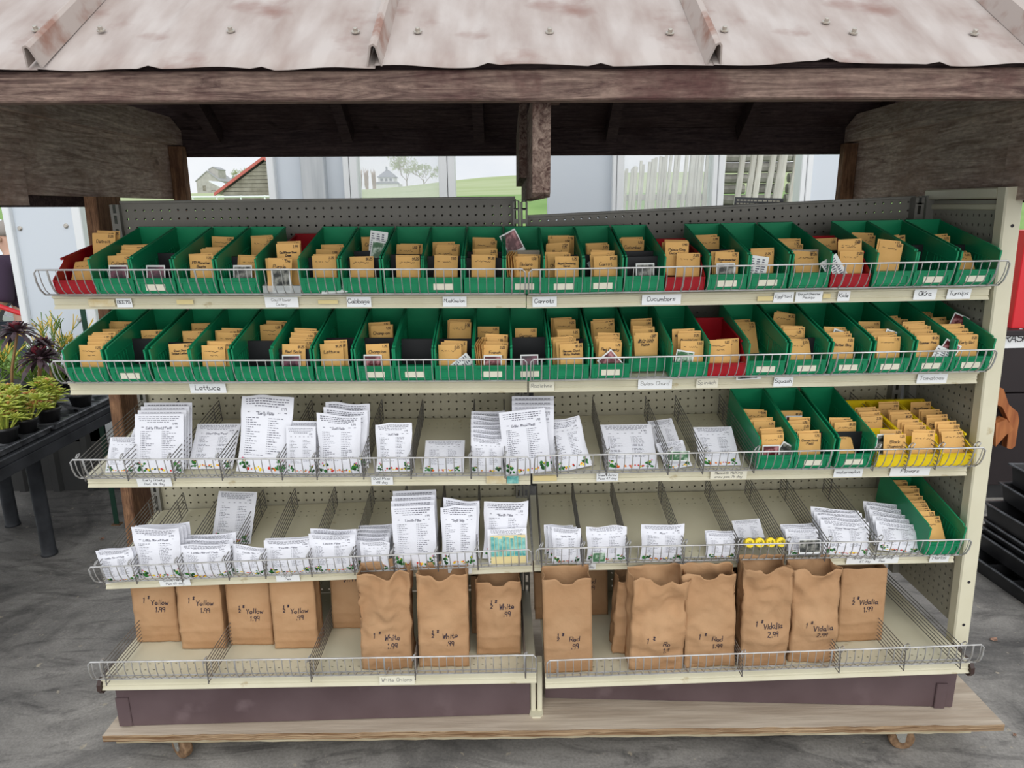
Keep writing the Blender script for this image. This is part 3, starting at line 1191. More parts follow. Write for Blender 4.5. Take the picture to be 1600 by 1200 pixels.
for (bay, i), pxs in DIV.items():
    M, W, D = SH[(bay, i)]
    L = round(D + .018, 3)
    la, ea, ca = div_meshes(L)
    order = pxs if bay == 'L' else pxs[::-1]
    for k, px in enumerate(order):
        x = min(max(shelf_x(bay, i, px, -.045, .06), .006), W - .006)
        root = thing('wire_divider', 'slanting wire divider, %s from the %s, on the %s' % (ORD[k], 'open end' if bay == 'L' else 'perforated end panel', ROWN[i]),
                     'wire divider', M @ T(x, -.040, .005))
        for q in range(7):
            link('long_wire', la, root, T(0, 0, .002 + q * .0115))
        for yy in (0.0005, L - .001, L - .05):
            link('end_wire', ea, root, T(0.0012, yy, 0))
        link('spring_clip', ca, root, T(0, 0, .068))

# ================================================================ BINS
BW, BL, BH = 0.101, 0.285, 0.113


def bin_body(col, W=BW, L=BL, H=BH, hopper=False):
    t = .0024
    mb = MB()
    mb.box((t, 0, 0), (W - t, L, t))
    mb.box((t, L - t, t), (W - t, L, H))
    mb.box((0, L - t, H), (W, L + .005, H + .004))                 # hanger flange on the back
    mb.box((t, L - t - .001, H * .62), (W - t, L - t, H * .64))
    if not hopper:
        prof = [(0, 0), (-.001, .043), (.005, .047), (.007, .088), (.012, .094), (L, H), (L, 0)]
        fh = .043
    else:
        prof = [(0, 0), (-.004, .038), (.002, .043), (.055, H - .012), (.07, H), (L, H), (L, 0)]
        fh = .038
    mb.prism(prof, 0, t, 0)
    mb.prism(prof, W - t, W, 0)
    if not hopper:                                                  # rolled rims
        for xa in (-.0006, W - t - .0008):
            mb._add([(xa, .010, .0925), (xa + .0042, .010, .0925), (xa + .0042, L, H - .0015), (xa, L, H - .0015), (xa, .010, .0962), (xa + .0042, .010, .0962), (xa + .0042, L, H + .002), (xa, L, H + .002)],
                    [(0, 3, 2, 1), (4, 5, 6, 7), (0, 1, 5, 4), (1, 2, 6, 5), (2, 3, 7, 6), (3, 0, 4, 7)])
            mb.box((xa, -.003, .040), (xa + .0042, .0085, .0925))
    mb.box((t, -.001, 0), (W - t, t, fh))
    mb.box((0, -.004, fh - .003), (W, t, fh + .001))
    if not hopper:                                                  # label holder frame
        for a, b in (((.010, -.0035, .007), (.091, -.001, .010)), ((.010, -.0035, .031), (.091, -.001, .034)), ((.010, -.0035, .010), (.013, -.001, .031)), ((.088, -.0035, .010), (.091, -.001, .031))):
            mb.box(a, b)
    else:
        mb.cbox((0, .05, H - .004), (t + .003, L, H + .002), .001)
        mb.cbox((W - t - .003, .05, H - .004), (W, L, H + .002), .001)
    me = mb.mesh('bin_body', col)
    rb = MB()
    for s in (0, 1):
        xa = t if s == 0 else W - t - .0013
        xb = xa + .0013
        rb.box((xa, .015, H * .54), (xb, L - .02, H * .565))
        for q in range(5):
            yy = .035 + q * .014
            rb.box((xa, yy, H * .22), (xb, yy + .003, H * .58))
        rb.box((xa, .125, H * .2), (xb, .128, H * .54))
        rb.box((xa, .128, H * .2), (xb, .20, H * .22))
        for q in range(4):
            yy = .20 + q * .014
            rb.box((xa, yy, H * .25), (xb, yy + .003, H * .6))
    return me, rb.mesh('moulded_ribs', col)


GREEN = bin_body('green_plastic')
RED = bin_body('red_plastic', H=.082, L=.235, hopper=True)
YEL = bin_body('yellow_card', W=.088, H=.072, L=.27, hopper=True)
YELRED = RED
li = MB()
li.box((.026, -.0032, .012), (.075, -.0014, .028))
LI_ME = li.mesh('label_insert', 'label_cream')
dv = MB()
dv.cbox((.004, 0, .004), (BW - .004, .003, .076), .001)
DV_ME = dv.mesh('bin_divider', 'black_divider')
dy_ = MB()
dy_.cbox((.003, 0, .003), (.085, .002, .062), .0008)
DY_ME = dy_.mesh('bin_divider', 'yellow_card')
dg = MB()
dg.cbox((.006, 0, .004), (BW - .006, .002, .088), .0008)
DG_ME = dg.mesh('bin_divider', 'grey_divider')

# ---------------------------------------------------------------- kraft seed envelopes
EW, EH_, ET = 0.061, 0.086, 0.0026
ENV = []
for sd in range(4):
    mb = MB()
    rr = random.Random(sd)

    def fr(u, v, s=-1, sd=sd):
        x = (u - .5) * EW
        z = v * EH_
        e = (1 - (2 * u - 1) ** 4) * math.sin(math.pi * min(1, v * 1.02)) ** .8
        bow = 0.0022 * noise.noise(Vector((u * 2.0, v * 2.2, sd * 5.3)))
        return (x, s * (.0004 + ET * .5 * e * (1.1 if sd % 2 else .8)) + bow, z)
    mb.grid(lambda u, v: fr(u, v, -1), 5, 6)
    mb.grid(lambda u, v: fr(u, v, 1), 5, 6, flip=True)
    for side in ((lambda t: (0, t)), (lambda t: (1, t)), (lambda t: (t, 0)), (lambda t: (t, 1))):
        for k in range(6):
            a, b = side(k / 6), side((k + 1) / 6)
            mb._add([fr(*a, -1), fr(*b, -1), fr(*b, 1), fr(*a, 1)], [(0, 1, 2, 3)])
    ENV.append(mb.mesh('paper_body', 'kraft_env', True))
_et = {}


def env_text(name, price):
    key = (name, price)
    if key in _et:
        return _et[key]
    mb = MB()
    rn = random.Random(hash_s(name + price))

    def surf(x, z):
        u, v = x / EW + .5, z / EH_
        e = max(0, (1 - (2 * u - 1) ** 4)) * max(0, math.sin(math.pi * min(1, max(0, v)))) ** .8
        return (x, -(.0004 + ET * .55 * e) - .0021, z)
    if name:
        ws = name.split(' ')
        if len(ws) > 1 and len(name) > 11:
            h = (len(ws) + 1) // 2
            lines = [' '.join(ws[:h]), ' '.join(ws[h:])]
        else:
            lines = [name]
        mw = max(len(q) for q in lines)
        size = min(.0085, .052 / (mw * .78))
        write(mb, surf, lines, 0, EH_ - .016, size, size * 1.5, .0010, rnd=rn)
    else:
        scribble(mb, surf, -.022, .010 + rn.uniform(0, .014), EH_ - .016, .005, .0010, rnd=rn)
        if rn.random() < .5:
            scribble(mb, surf, -.014, .012, EH_ - .027, .005, .0010, rnd=rn)
    write(mb, surf, [price], .020, EH_ - .004, .0058, .006, .0009, rnd=rn)
    me = mb.mesh('handwriting', 'ink')
    _et[key] = me
    return me


def hash_s(s):
    h = 7
    for c in s:
        h = (h * 131 + ord(c)) % 1000003
    return h


# photo cards
PC = {}
for nm in ('photo_dark', 'photo_beet', 'photo_red', 'photo_green', 'photo_white'):
    mb = MB()
    mb.box((-.024, -.0005, 0), (.024, .0005, .066), 0)
    me = mb.mesh('card_stock', 'photo_white')
    p2 = MB()
    p2.box((-.021, -.0008, .010 if nm != 'photo_white' else .004), (.021, -.0005, .062))
    if nm == 'photo_white':
        p2 = MB()
        for q in range(9):
            for k in range(3):
                p2.box((-.020 + k * .014, -.0008, .008 + q * .006), (-.020 + k * .014 + random.uniform(.006, .011), -.0006, .011 + q * .006))
        PC[nm] = (me, p2.mesh('printed_text', 'print_grey'))
    else:
        PC[nm] = (me, p2.mesh('photo_print', nm))

ENV_COUNT = [0]
PRICES = ['1.25', '1.50', '1.75', '1.99', '$1.25', '2.25']


def fill_bin(Mb, desc, groups, W=BW, photos=(), floor=.004, rn=None, lean0=16, orange=False):
    rn = rn or random
    todo = []
    for (y, n, name, *ex) in groups:
        opt = ex[0] if ex else {}
        gap = opt.get('gap', .0095 if n > 2 else .009)
        xo = opt.get('x', rn.uniform(-.008, .008))
        for k in range(n):
            todo.append((1 if opt.get('edge') else 0, y + (0 if opt.get('edge') else k * gap), k, name, opt, xo))
    todo.sort(key=lambda q: (q[0], q[1]))
    cnt = [0, 0]
    for (edge, y, k, name, opt, xo) in todo:
        ENV_COUNT[0] += 1
        lean = opt.get('lean', lean0)
        xk = min(max(W / 2 + xo + rn.uniform(-.007, .007), .037), W - .037)
        zz = floor + rn.uniform(0, .004) + opt.get('z', 0) + min(.012, k * .002)
        if edge:
            M = Mb @ T(.012 + k * .006, y + .004, floor + .005) @ RZ(R(78)) @ RX(R(-6)) @ T(EW / 2 - .004, 0, 0)
            lab = 'edge-on kraft envelope, %s from bin side, in %s' % (ORD[cnt[1]], desc)
        else:
            M = Mb @ T(xk, y, zz) @ RX(R(-lean - rn.uniform(-3, 3))) @ RY(R(rn.uniform(-3.5, 3.5) + opt.get('rot', 0))) @ Matrix.Diagonal((1, 1, opt.get('h', 1), 1))
            lab = 'kraft envelope, %s from bin front, in %s' % (ORD[cnt[0]], desc)
        cnt[edge] += 1
        o = thing('seed_envelope', lab, 'envelope', M, 'kraft seed envelopes in the shelf bins')
        link('paper_body', ENV[rn.randrange(4)], o)
        link('handwriting', env_text(name, rn.choice(PRICES)), o)
    for (nm, x, y, z, lean, rot) in photos:
        o = thing('picture_card', 'small glossy %s picture card tucked in %s' % ({'photo_dark': 'dark', 'photo_beet': 'purple', 'photo_red': 'red', 'photo_green': 'green', 'photo_white': 'printed white'}[nm], desc),
                  'card', Mb @ T(x, y, z) @ RX(R(-lean)) @ RY(R(rot)))
        a, b = PC[nm]
        link('card_stock', a, o)
        link('photo_print' if nm != 'photo_white' else 'printed_text', b, o)


def place_bins(row, specs):
    """specs: (kind, pxl, pxr, groups, dividers, photos, label?, y0)"""
    per = {'L': [s for s in specs if (s['l'] + s['r']) / 2 < 824], 'R': [s for s in specs if (s['l'] + s['r']) / 2 >= 824][::-1]}
    for bay in 'LR':
        M, W, D = SH[(bay, row)]
        for k, s in enumerate(per[bay]):
            kind = s['k']
            wb = YEL_W if kind == 'yellow' else BW
            y0 = s.get('y', -.027)
            x = shelf_x(bay, row, (s['l'] + s['r']) / 2, y0, .02) - wb / 2
            anchor = 'open end' if bay == 'L' else 'end panel'
            desc = '%s bin from %s, %s' % (ORD[k], anchor, ROWN[row])
            z0 = .009
            Mb = M @ T(x, y0, z0 + s.get('z', 0))
            root = thing('shelf_bin', '%s %s bin, %s bin from the %s, on the %s' % ({'green': 'emerald green plastic', 'red': 'dark red plastic', 'yellow': 'yellow card'}[kind], 'shelf' if kind == 'green' else 'hopper',
                                                                                ORD[k], 'open end' if bay == 'L' else 'perforated end panel', ROWN[row]), 'bin', Mb)
            body, ribs = {'green': GREEN, 'red': RED, 'yellow': YEL}[kind]
            link('bin_body', body, root)
            if kind == 'green':
                link('moulded_ribs', ribs, root)
            if s.get('lab'):
                link('label_insert', LI_ME, root)
            for dy in s.get('d', ()):
                link('bin_divider', DV_ME if kind != 'yellow' else DY_ME, root, T(0, dy, 0) @ RX(R(-8 if kind != 'yellow' else -16)))
            for dy in s.get('dg', ()):
                link('bin_divider', DG_ME, root, T(0, dy, 0) @ RX(R(-12)))
            fill_bin(Mb, desc, s.get('g', ()), wb, s.get('p', ()), rn=random.Random(row * 100 + k * 7 + ord(bay)))


YEL_W = .088
C = BW / 2


def B(k, l, r, g=(), d=(), p=(), lab=0, **kw):
    q = dict(k=k, l=l, r=r, g=g, d=d, p=p, lab=lab)
    q.update(kw)
    return q


place_bins(0, [
    B('red', 88, 150, [(.03, 4, '', {'lean': 48, 'gap': .009}), (.150, 3, 'Detroit', {'z': .03})]),
    B('green', 149, 212, [(.04, 1, 'Cylindra Beets'), (.065, 6, ''), (.15, 2, '')], p=[('photo_beet', C, .022, .004, 15, 0)]),
    B('green', 214, 276, d=[.13], p=[('photo_beet', C - .01, .020, .004, 18, 0)], lab=1),
    B('green', 279, 341, [(.030, 2, 'FR Monster Beets'), (.095, 3, 'FR Monster Beets'), (.21, 1, '', {'z': .012})]),
    B('green', 345, 406, [(.04, 2, '', {'lean': 34}), (.19, 3, '', {'z': .012})], d=[.09], p=[('photo_dark', C, .02, .004, 20, 0)]),
    B('green', 472, 532, [(.03, 2, ''), (.10, 1, ''), (.14, 2, '')], d=[.075], p=[('photo_white', C, .010, .016, 60, 84)]),
    B('green', 537, 596, [(.02, 1, ''), (.20, 2, 'Cabbage', {'z': .008})], d=[.07, .15], p=[('photo_white', C + .014, .17, .06, 14, 8), ('photo_green', C + .018, .14, .04, 22, 10)]),
    B('green', 602, 660, [(.02, 2, ''), (.155, 2, '')], d=[.11]),
    B('green', 664, 721, [(.02, 1, ''), (.12, 5, '')], d=[.09], lab=1),
    B('green', 726, 786, [(.02, 2, ''), (.09, 2, ''), (.17, 3, '', {'z': .008})], d=[.07, .14]),
    B('green', 790, 849, [(.015, 4, '', {'edge': 1}), (.016, 1, 'Bolero Carrots', {'x': .013}), (.04, 1, '')], dg=[.10], p=[('photo_red', C - .012, .18, .062, 16, -28)], lab=1),
    B('green', 851, 909, [(.014, 1, 'Royal Chantenay Carrot', {'x': .006}), (.045, 2, 'Royal Chantenay', {'x': -.008}), (.12, 2, 'Royal Chantenay', {'z': .006}), (.18, 3, '', {'z': .012})], d=[.10], lab=1),
    B('green', 912, 971, [(.02, 4, 'Carrot'), (.15, 2, '')], d=[.10], p=[('photo_white', C - .02, .088, .036, 18, 60)], lab=1),
    B('green', 976, 1037, [(.165, 3, 'Cucumber', {'z': .006})], d=[.07, .13], p=[('photo_dark', C + .006, .018, .004, 18, 0)]),
    B('red', 1039, 1100, [(.02, 1, '', {'x': .014}), (.045, 1, 'Palace King Cucumbers', {'z': .024, 'x': -.01}), (.09, 2, '', {'z': .016}), (.15, 1, '')], ),
    B('green', 1105, 1165, [(.02, 2, 'Spacemaster Cucumber'), (.18, 2, '', {'z': .008})], d=[.06, .13], p=[('photo_dark', C, .010, .002, 14, 0)], lab=1),
    B('green', 1167, 1229, [(.03, 3, '')], d=[.12], p=[('photo_white', C - .026, .016, .018, 10, 8)], lab=1),
    B('green', 1231, 1295, [(.025, 2, '', {'lean': 30}), (.12, 4, '')], dg=[.055], p=[('photo_dark', C - .004, .17, .020, 14, 0)]),
    B('red', 1296, 1357, [(.02, 1, ''), (.03, 2, '', {'x': .02, 'z': .022}), (.15, 2, '')], d=[.095], p=[('photo_white', .03, .006, .02, 20, -30)]),
    B('green', 1361, 1424, [(.012, 2, '', {'x': -.02, 'z': .024, 'rot': 8}), (.18, 2, '', {'z': .006})]),
    B('green', 1424, 1487, [(.17, 2, '', {'rot': -8, 'x': -.01})], d=[.14], lab=1),
    B('green', 1490, 1553, [(.02, 4, '', {'lean': 46, 'gap': .009}), (.165, 2, '')], d=[.13], lab=1),
])
place_bins(1, [
    B('green', 110, 169, [(.02, 1, ''), (.04, 6, 'All Year Round Lettuce', {'z': .004}), (.15, 1, ''), (.2, 2, '')], d=[.14]),
    B('green', 175, 236, [(.145, 1, '')], d=[.12], lab=1),
    B('green', 244, 302, [(.03, 1, 'Green Deer Tongue Lettuce', {'x': .012}), (.115, 2, ''), (.19, 2, '')], d=[.09]),
    B('green', 305, 365, [(.02, 3, ''), (.12, 3, '')], d=[.09]),
    B('green', 370, 428, [(.18, 3, '')], d=[.10]),
    B('green', 430, 491, [(.018, 1, 'Red Sails Lettuce'), (.05, 7, '', {'gap': .011}), ], d=[.035], p=[('photo_beet', C - .01, .012, .002, 14, 0)]),
    B('green', 496, 552, [(.02, 3, 'Lettuce')], d=[.12]),
    B('green', 559, 615, [(.018, 1, 'Champion'), (.15, 3, 'Champion', {'z': .006})], d=[.12], p=[('photo_red', C - .008, .010, .002, 14, 0)], lab=1),
    B('green', 620, 676, d=[.11], lab=1),
    B('green', 681, 739, [(.02, 3, ''), (.16, 4, '', {'z': .008})], d=[.11], p=[('photo_white', C - .006, .008, .014, 20, 52)]),
    B('green', 741, 799, [(.012, 1, 'French Breakfast'), (.03, 5, ''), (.016, 4, '', {'edge': 1}), (.16, 1, '')], d=[.12], p=[('photo_red', C, .008, .0, 14, 0)], lab=1),
    B('green', 799, 857, [(.145, 1, 'German Giant')], d=[.12], p=[('photo_beet', C, .012, .0, 30, 0)], lab=1),
    B('green', 861, 919, [(.015, 2, 'German Giant White Radish'), (.045, 3, ''), (.12, 2, ''), (.18, 3, '', {'z': .008})], d=[.10]),
    B('green', 925, 982, [(.015, 2, 'Red Beauty Radish'), (.045, 4, ''), (.16, 3, '', {'z': .008})], p=[('photo_red', C + .026, .004, .014, 16, -40)], lab=1),
    B('green', 984, 1041, [(.015, 2, 'White Icicle Radish', {'z': .004}), (.06, 2, 'White Icicle', {'z': .006}), (.12, 2, '', {'z': .008})], y=.022),
    B('green', 1045, 1107, [(.012, 1, ''), (.05, 3, 'Bloomsdale Long Standing', {'z': .01})], p=[('photo_green', C - .018, .008, .004, 14, 10)]),
    B('red', 1105, 1165, [(.02, 1, '', {'x': -.016}), (.03, 1, '', {'x': .014})]),
    B('green', 1165, 1225, [(.15, 3, '', {'lean': 40, 'gap': .016})], p=[('photo_dark', C - .006, .012, .012, 10, -92), ], lab=1),
    B('green', 1229, 1289, [(.016, 2, '', {'lean': 40}), (.09, 3, ''), (.2, 2, '', {'rot': 10, 'z': .01})], d=[.07], lab=1),
    B('green', 1292, 1355, [(.015, 2, 'Better Boy'), (.045, 2, ''), (.09, 2, '')], p=[('photo_dark', C, .075, .03, 30, 20)], lab=1),
    B('green', 1357, 1420, [(.02, 3, ''), (.05, 3, ''), (.14, 1, '')], d=[.12], p=[('photo_dark', C + .02, .06, .03, 20, 20)], lab=1),
    B('green', 1421, 1484, [(.015, 1, 'Summer Pink'), (.03, 8, '', {'gap': .010}), (.16, 3, '', {'lean': 30})], p=[('photo_red', C + .03, .008, .02, 10, 28), ('photo_white', C + .012, .002, .004, 10, 24)], lab=1),
    B('green', 1483, 1545, [(.015, 1, 'Early Girl'), (.03, 6, '', {'gap': .010}), (.14, 3, '', {'lean': 30}), (.2, 3, '', {'lean': 34})], p=[('photo_red', C + .02, .13, .05, 16, 24)], lab=1),
])
place_bins(2, [
    B('green', 1182, 1238, [(.014, 1, ''), (.03, 3, ''), (.09, 3, 'Sweet Pepper'), (.16, 2, '')], p=[('photo_red', C - .008, .008, .0, 12, 0), ('photo_dark', C + .014, .012, .006, 12, 30)]),
    B('green', 1240, 1298, [(.015, 2, 'Connecticut Field'), (.075, 4, ''), (.15, 2, '')], d=[.06], p=[('photo_red', C, .14, .02, 20, 0)], lab=1),
    B('green', 1303, 1362, [(.015, 2, '', {'lean': 44}), (.08, 3, '')], d=[.06], lab=1),
    B('yellow', 1368, 1420, [(.0, 1, 'Black Diamond', {'x': .004}), (.03, 1, ''), (.11, 5, '', {'gap': .012})], d=[.05, .10], p=[('photo_dark', .03, .022, .02, 12, 0)]),
    B('yellow', 1418, 1468, [(.012, 2, ''), (.06, 3, ''), (.12, 3, '', {'gap': .012}), (.19, 2, '')], d=[.05]),
    B('yellow', 1468, 1520, [(.012, 3, '', {'lean': 34}), (.06, 2, ''), (.10, 2, 'Cracker Jack Marigold'), (.14, 2, 'Sweet Pea'), (.2, 1, 'Moonflower Mix')], d=[.05]),
])
place_bins(3, [
    B('green', 1443, 1500, [(.015, 5, '', {'lean': 40, 'gap': .010}), (.075, 4, '', {'lean': 34, 'gap': .010}), (.14, 2, '', {'lean': 30}), (.18, 2, '', {'lean': 30}), (.22, 2, '', {'lean': 30})]),
])

# clear tray of envelopes between green bins on the top shelf, with a red tray behind it
M, W, D = SH[('L', 0)]
xc = shelf_x('L', 0, 440, -.03, .02)
Mt = M @ T(xc - .048, -.028, .004)
tr = thing('clear_tray', 'low clear plastic tray holding seed envelopes between green bins on the top shelf', 'tray', Mt)
mb = MB()
mb.box((0, 0, 0), (.096, .12, .002))
mb.box((0, 0, .002), (.096, .002, .028))
mb.box((0, .118, .002), (.096, .12, .028))
mb.box((0, .002, .002), (.002, .118, .028))
mb.box((.094, .002, .002), (.096, .118, .028))
mb.build('tray_body', 'clear_plastic', tr)
fill_bin(Mt, 'the low clear tray on the top shelf', [(.012, 2, 'Purple', {'x': -.014}), (.05, 2, 'Cauliflower Snow Crown', {'x': .014, 'z': .01, 'h': 1.25})], .096,
         [('photo_dark', .045, .008, .003, 12, 0)], rn=random.Random(5))
rt = thing('shelf_bin', 'dark red plastic hopper bin behind the clear tray on the top shelf', 'bin', M @ T(xc - BW / 2 - .001, .098, .004))
link('bin_body', RED[0], rt)
print('ENVELOPES', ENV_COUNT[0])


# ================================================================ WHITE PEA AND BEAN PACKETS
PV = []          # (surface fn, body mesh) in a unit frame: x -.5...5, z 0..1.4, facing -Y


def packet_surf(kind, sd):
    def S(u, v, s=-1):
        x = u
        z = v * 1.4
        edge = max(0, 1 - (2 * u) ** 4)
        if kind == 'flat':
            th = .020 * edge * math.sin(math.pi * v) ** .6
            cr_ = .008
        elif kind == 'full':                             # pea-filled lower half, loose top
            th = (.10 * edge ** .7 * math.sin(math.pi * min(1, v * 1.15 + .02)) ** .7) if v < .86 else .012 * edge
            cr_ = .022
        else:                                            # crumpled
            th = .075 * edge ** .7 * max(0, math.sin(math.pi * min(1, v * 1.2))) ** .8
            cr_ = .045
        nz = noise.noise(Vector((u * 3.1, v * 4.0, sd * 7.7))) * cr_ + noise.noise(Vector((u * 7.1, v * 9.0, sd * 3.7))) * cr_ * .45
        zt = z
        if kind != 'flat':
            x = x * (1 - .07 * math.sin(math.pi * min(1, v * 1.3)) * (1 if v < .77 else .4))
            zt = z + (v ** 6) * .09 * noise.noise(Vector((u * 2.2, sd * 2.1, 0)))
        bend = (.06 if kind == 'crumple' else .02) * v ** 2 * noise.noise(Vector((sd * 3.3, 1, u * .6)))
        return Vector((x, s * (th + .003) + nz * (.25 + .75 * v) + bend, zt))
    return S


for kind, sd in (('flat', 1), ('flat', 2), ('full', 3), ('full', 4), ('full', 8), ('crumple', 5), ('crumple', 6)):
    S = packet_surf(kind, sd)
    mb = MB()
    N1, N2 = 12, 14
    mb.grid(lambda u, v: S(u - .5, v, -1), N1, N2)
    mb.grid(lambda u, v: S(u - .5, v, 1), N1, N2, flip=True)
    PV.append((kind, S, mb.mesh('paper_body', 'white_paper', True)))
_pp = {}


def packet_print(vi, title):
    key = (vi, title)
    if key in _pp:
        return _pp[key]
    kind, S, _ = PV[vi]
    rn = random.Random(vi * 17 + hash_s(title))
    mb = MB()

    def sf(x, z):
        p = S(x, min(1, max(0, z / 1.4)), -1)
        return p + Vector((0, -.0065, 0))

    def quad(x0, x1, z0, z1, mi=0):
        mb._add([sf(x0, z0), sf(x1, z0), sf(x1, z1), sf(x0, z1)], [(0, 1, 2, 3)], mi)

    def line(x0, x1, z, h, mi=0):
        x = x0
        while x < x1:
            w = rn.uniform(.025, .075)
            quad(x, min(x + w, x1), z, z + h, mi)
            x += w + .018
    for k, (a, b_) in enumerate(((-.42, .42), (-.42, .40), (-.40, .34), (-.24, .22))):
        line(a, b_, 1.33 - k * .045, .016)
    write(mb, sf, ['1.99'], .33, 1.19, .045, .05, .007, rnd=rn)
    for xx in (-.36, -.20, -.06, .08, .22, .34):
        line(xx, xx + .05, 1.085, .012)
    if title:
        write(mb, sf, [title], 0.0, 1.10, .052, .06, .0075, rnd=rn, mi=0, condense=.9)
    for col in (-.38, .06):
        for r_ in range(16):
            z = .98 - r_ * .042
            if z < .34:
                break
            quad(col, col + .012, z, z + .014)
            line(col + .03, col + .03 + rn.uniform(.08, .26), z, .012)
    line(-.38, .0, .315, .009)
    # vegetable border printed along the foot: green clumps at both ends, red/orange/yellow between
    def blob(x, z, r, mi):
        n = 7
        pts = []
        for k in range(n):
            a = 2 * math.pi * k / n
            rr = r * rn.uniform(.7, 1.2)
            pts.append(sf(x + rr * math.cos(a), z + rr * math.sin(a)) + Vector((0, -.0008 * (mi + rn.random()), 0)))
        mb._add(pts, [tuple(range(n))], mi)
    for side in (-1, 1):
        for k in range(10):
            blob(side * rn.uniform(.28, .44), rn.uniform(.06, .24), rn.uniform(.022, .045), rn.choice((1, 1, 2)))
        blob(side * .40, .25, .02, 6)
        blob(side * .36, .21, .016, 5)
    for k in range(16):
        blob(rn.uniform(-.28, .28), rn.uniform(.05, .115), rn.uniform(.015, .03), rn.choice((1, 3, 3, 4, 5, 5, 2)))
    me = mb.mesh('printed_face', ['print_grey', 'veg_green', 'veg_dark', 'veg_red', 'veg_orange', 'veg_yellow', 'veg_pink'])
    _pp[key] = me
    return me


COMP = {}
for (bay, i), pxs in DIV.items():
    M, W, D = SH[(bay, i)]
    xs = sorted([0.0] + [min(max(shelf_x(bay, i, px, -.045, .06), .006), W - .006) for px in pxs] + [W])
    COMP[(bay, i)] = [(a, b) for a, b in zip(xs[:-1], xs[1:]) if b - a > .05]


def packet(bay, row, l, r, top, y0, lean, rot=0, v=0, title='', n=1, gap=.012, dx=.004, dtop=6, desc='', z0=.003, free=False):
    """n packets; the front one is given by its pixel box, others stand behind it; kept between the wire dividers"""
    M, W, D = SH[(bay, row)]
    pm = (l + r) / 2
    best = None
    if not free:
        for (a, b) in COMP[(bay, row)]:
            for k in range(25):
                y = y0 - .01 + k * .008
                e = abs(pix(M @ Vector(((a + b) / 2, y, .06)))[0] - pm) + 420 * abs(y - y0)
                if best is None or e < best[0]:
                    best = (e, a, b, y)
        y0 = best[3]
    for k in range(n):
        ll, rr, tt, yy = l + k * dx * 500, r + k * dx * 500, top - k * dtop, y0 + k * gap
        x = shelf_x(bay, row, (ll + rr) / 2, yy + .01, .06)
        d = (M @ Vector((x, yy, .05)) - CAM).dot(FV)
        w = (rr - ll) * d / F_PX
        w /= max(.8, math.cos(R(rot)))
        if not free:
            a, b = best[1] - .005, best[2] + .005
            w = min(w, b - a)
            x = min(max(x, a + w / 2), b - w / 2)
        A = M @ T(x, yy, z0) @ RX(R(-lean)) @ RY(R(rot))
        lo, hi = w * .7, w * 1.75
        for _ in range(30):
            mid = (lo + hi) / 2
            if pix(A @ Vector((0, 0, mid)))[1] > tt:
                lo = mid
            else:
                hi = mid
        hh = (lo + hi) / 2
        vi = v if k == 0 else (0 if v < 2 else (2 + (v + k) % 3))
        o = thing('seed_packet', 'white seed packet ' + desc, 'seed packet', A @ Matrix.Diagonal((w, min(w, .11), hh / 1.4, 1)))
        if n > 1:
            o['label'] = 'white seed packet, %s in stack, %s' % (ORD[k], desc)
            o['group'] = 'white packets ' + desc
        link('paper_body', PV[vi][2], o)
        link('printed_face', packet_print(vi, title), o)


# third shelf, open-ended bay
L2, R2, L3, R3 = ('L', 2), ('R', 2), ('L', 3), ('R', 3)
packet(*L2, 160, 206, 683, .004, 40, 0, 0, '', desc='standing at the open end of the third shelf')
packet(*L2, 186, 226, 664, .045, 42, 14, 0, '', desc='slanting behind the endmost one, third shelf')
packet(*L2, 214, 290, 647, .000, 24, 0, 1, 'Early Frosty Peas', n=4, gap=.02, dx=.014, dtop=6, desc='above the Early Frosty card')
packet(*L2, 300, 370, 662, .020, 52, 0, 1, 'Dwarf Gray Peas', desc='leaning back just past the Early Frosty stack')
packet(*L2, 376, 458, 618, .005, 26, 4, 5, 'Early Peas', desc='tall and crumpled, top reaching the second shelf')
packet(*L2, 446, 492, 666, .000, 18, 1, 0, '', n=2, gap=.03, dx=.012, dtop=8, desc='beside the tall crumpled one, third shelf')
packet(*L2, 493, 562, 647, .000, 18, 0, 2, 'Dual Peas', n=3, gap=.028, dx=.026, dtop=9, desc='just before the Dual Peas card')
packet(*L2, 586, 644, 661, .006, 26, -1, 5, 'Dual Peas', desc='crumpled, above the Dual Peas card')
packet(*L2, 660, 724, 688, .000, 66, 0, 1, '', desc='lying almost flat past the Dual Peas card')
packet(*L2, 735, 787, 684, .000, 14, 1, 2, '', n=7, gap=.022, dx=.0, dtop=7, desc='packed small and tight before the centre seam, third shelf')
packet(*L2, 790, 862, 641, -.012, 20, -6, 1, 'Green Arrow Peas', desc='tilted across the centre seam, third shelf', free=True)
packet(*L2, 800, 866, 640, .020, 20, 0, 0, 'Green Arrow Peas', n=4, gap=.022, dx=.0, dtop=7, desc='behind the tilted one at the centre seam', free=True)
# third shelf, end-panel bay
packet(*R2, 868, 926, 657, .004, 44, -12, 3, '', n=2, gap=.014, dx=.0, dtop=3, desc='slumped next to the centre seam, third shelf')
packet(*R2, 946, 1030, 663, .000, 62, 0, 1, '', desc='lying flat over the Green Arrow card')
packet(*R2, 1040, 1084, 690, .000, 58, -10, 3, '', desc='small, crooked, past the Green Arrow card')
packet(*R2, 1030, 1070, 656, .075, 60, -8, 0, '', desc='lying up-shelf behind the crooked small one')
packet(*R2, 1097, 1160, 667, .010, 62, 0, 1, '', desc='lying flat above the Mammoth Melting card')
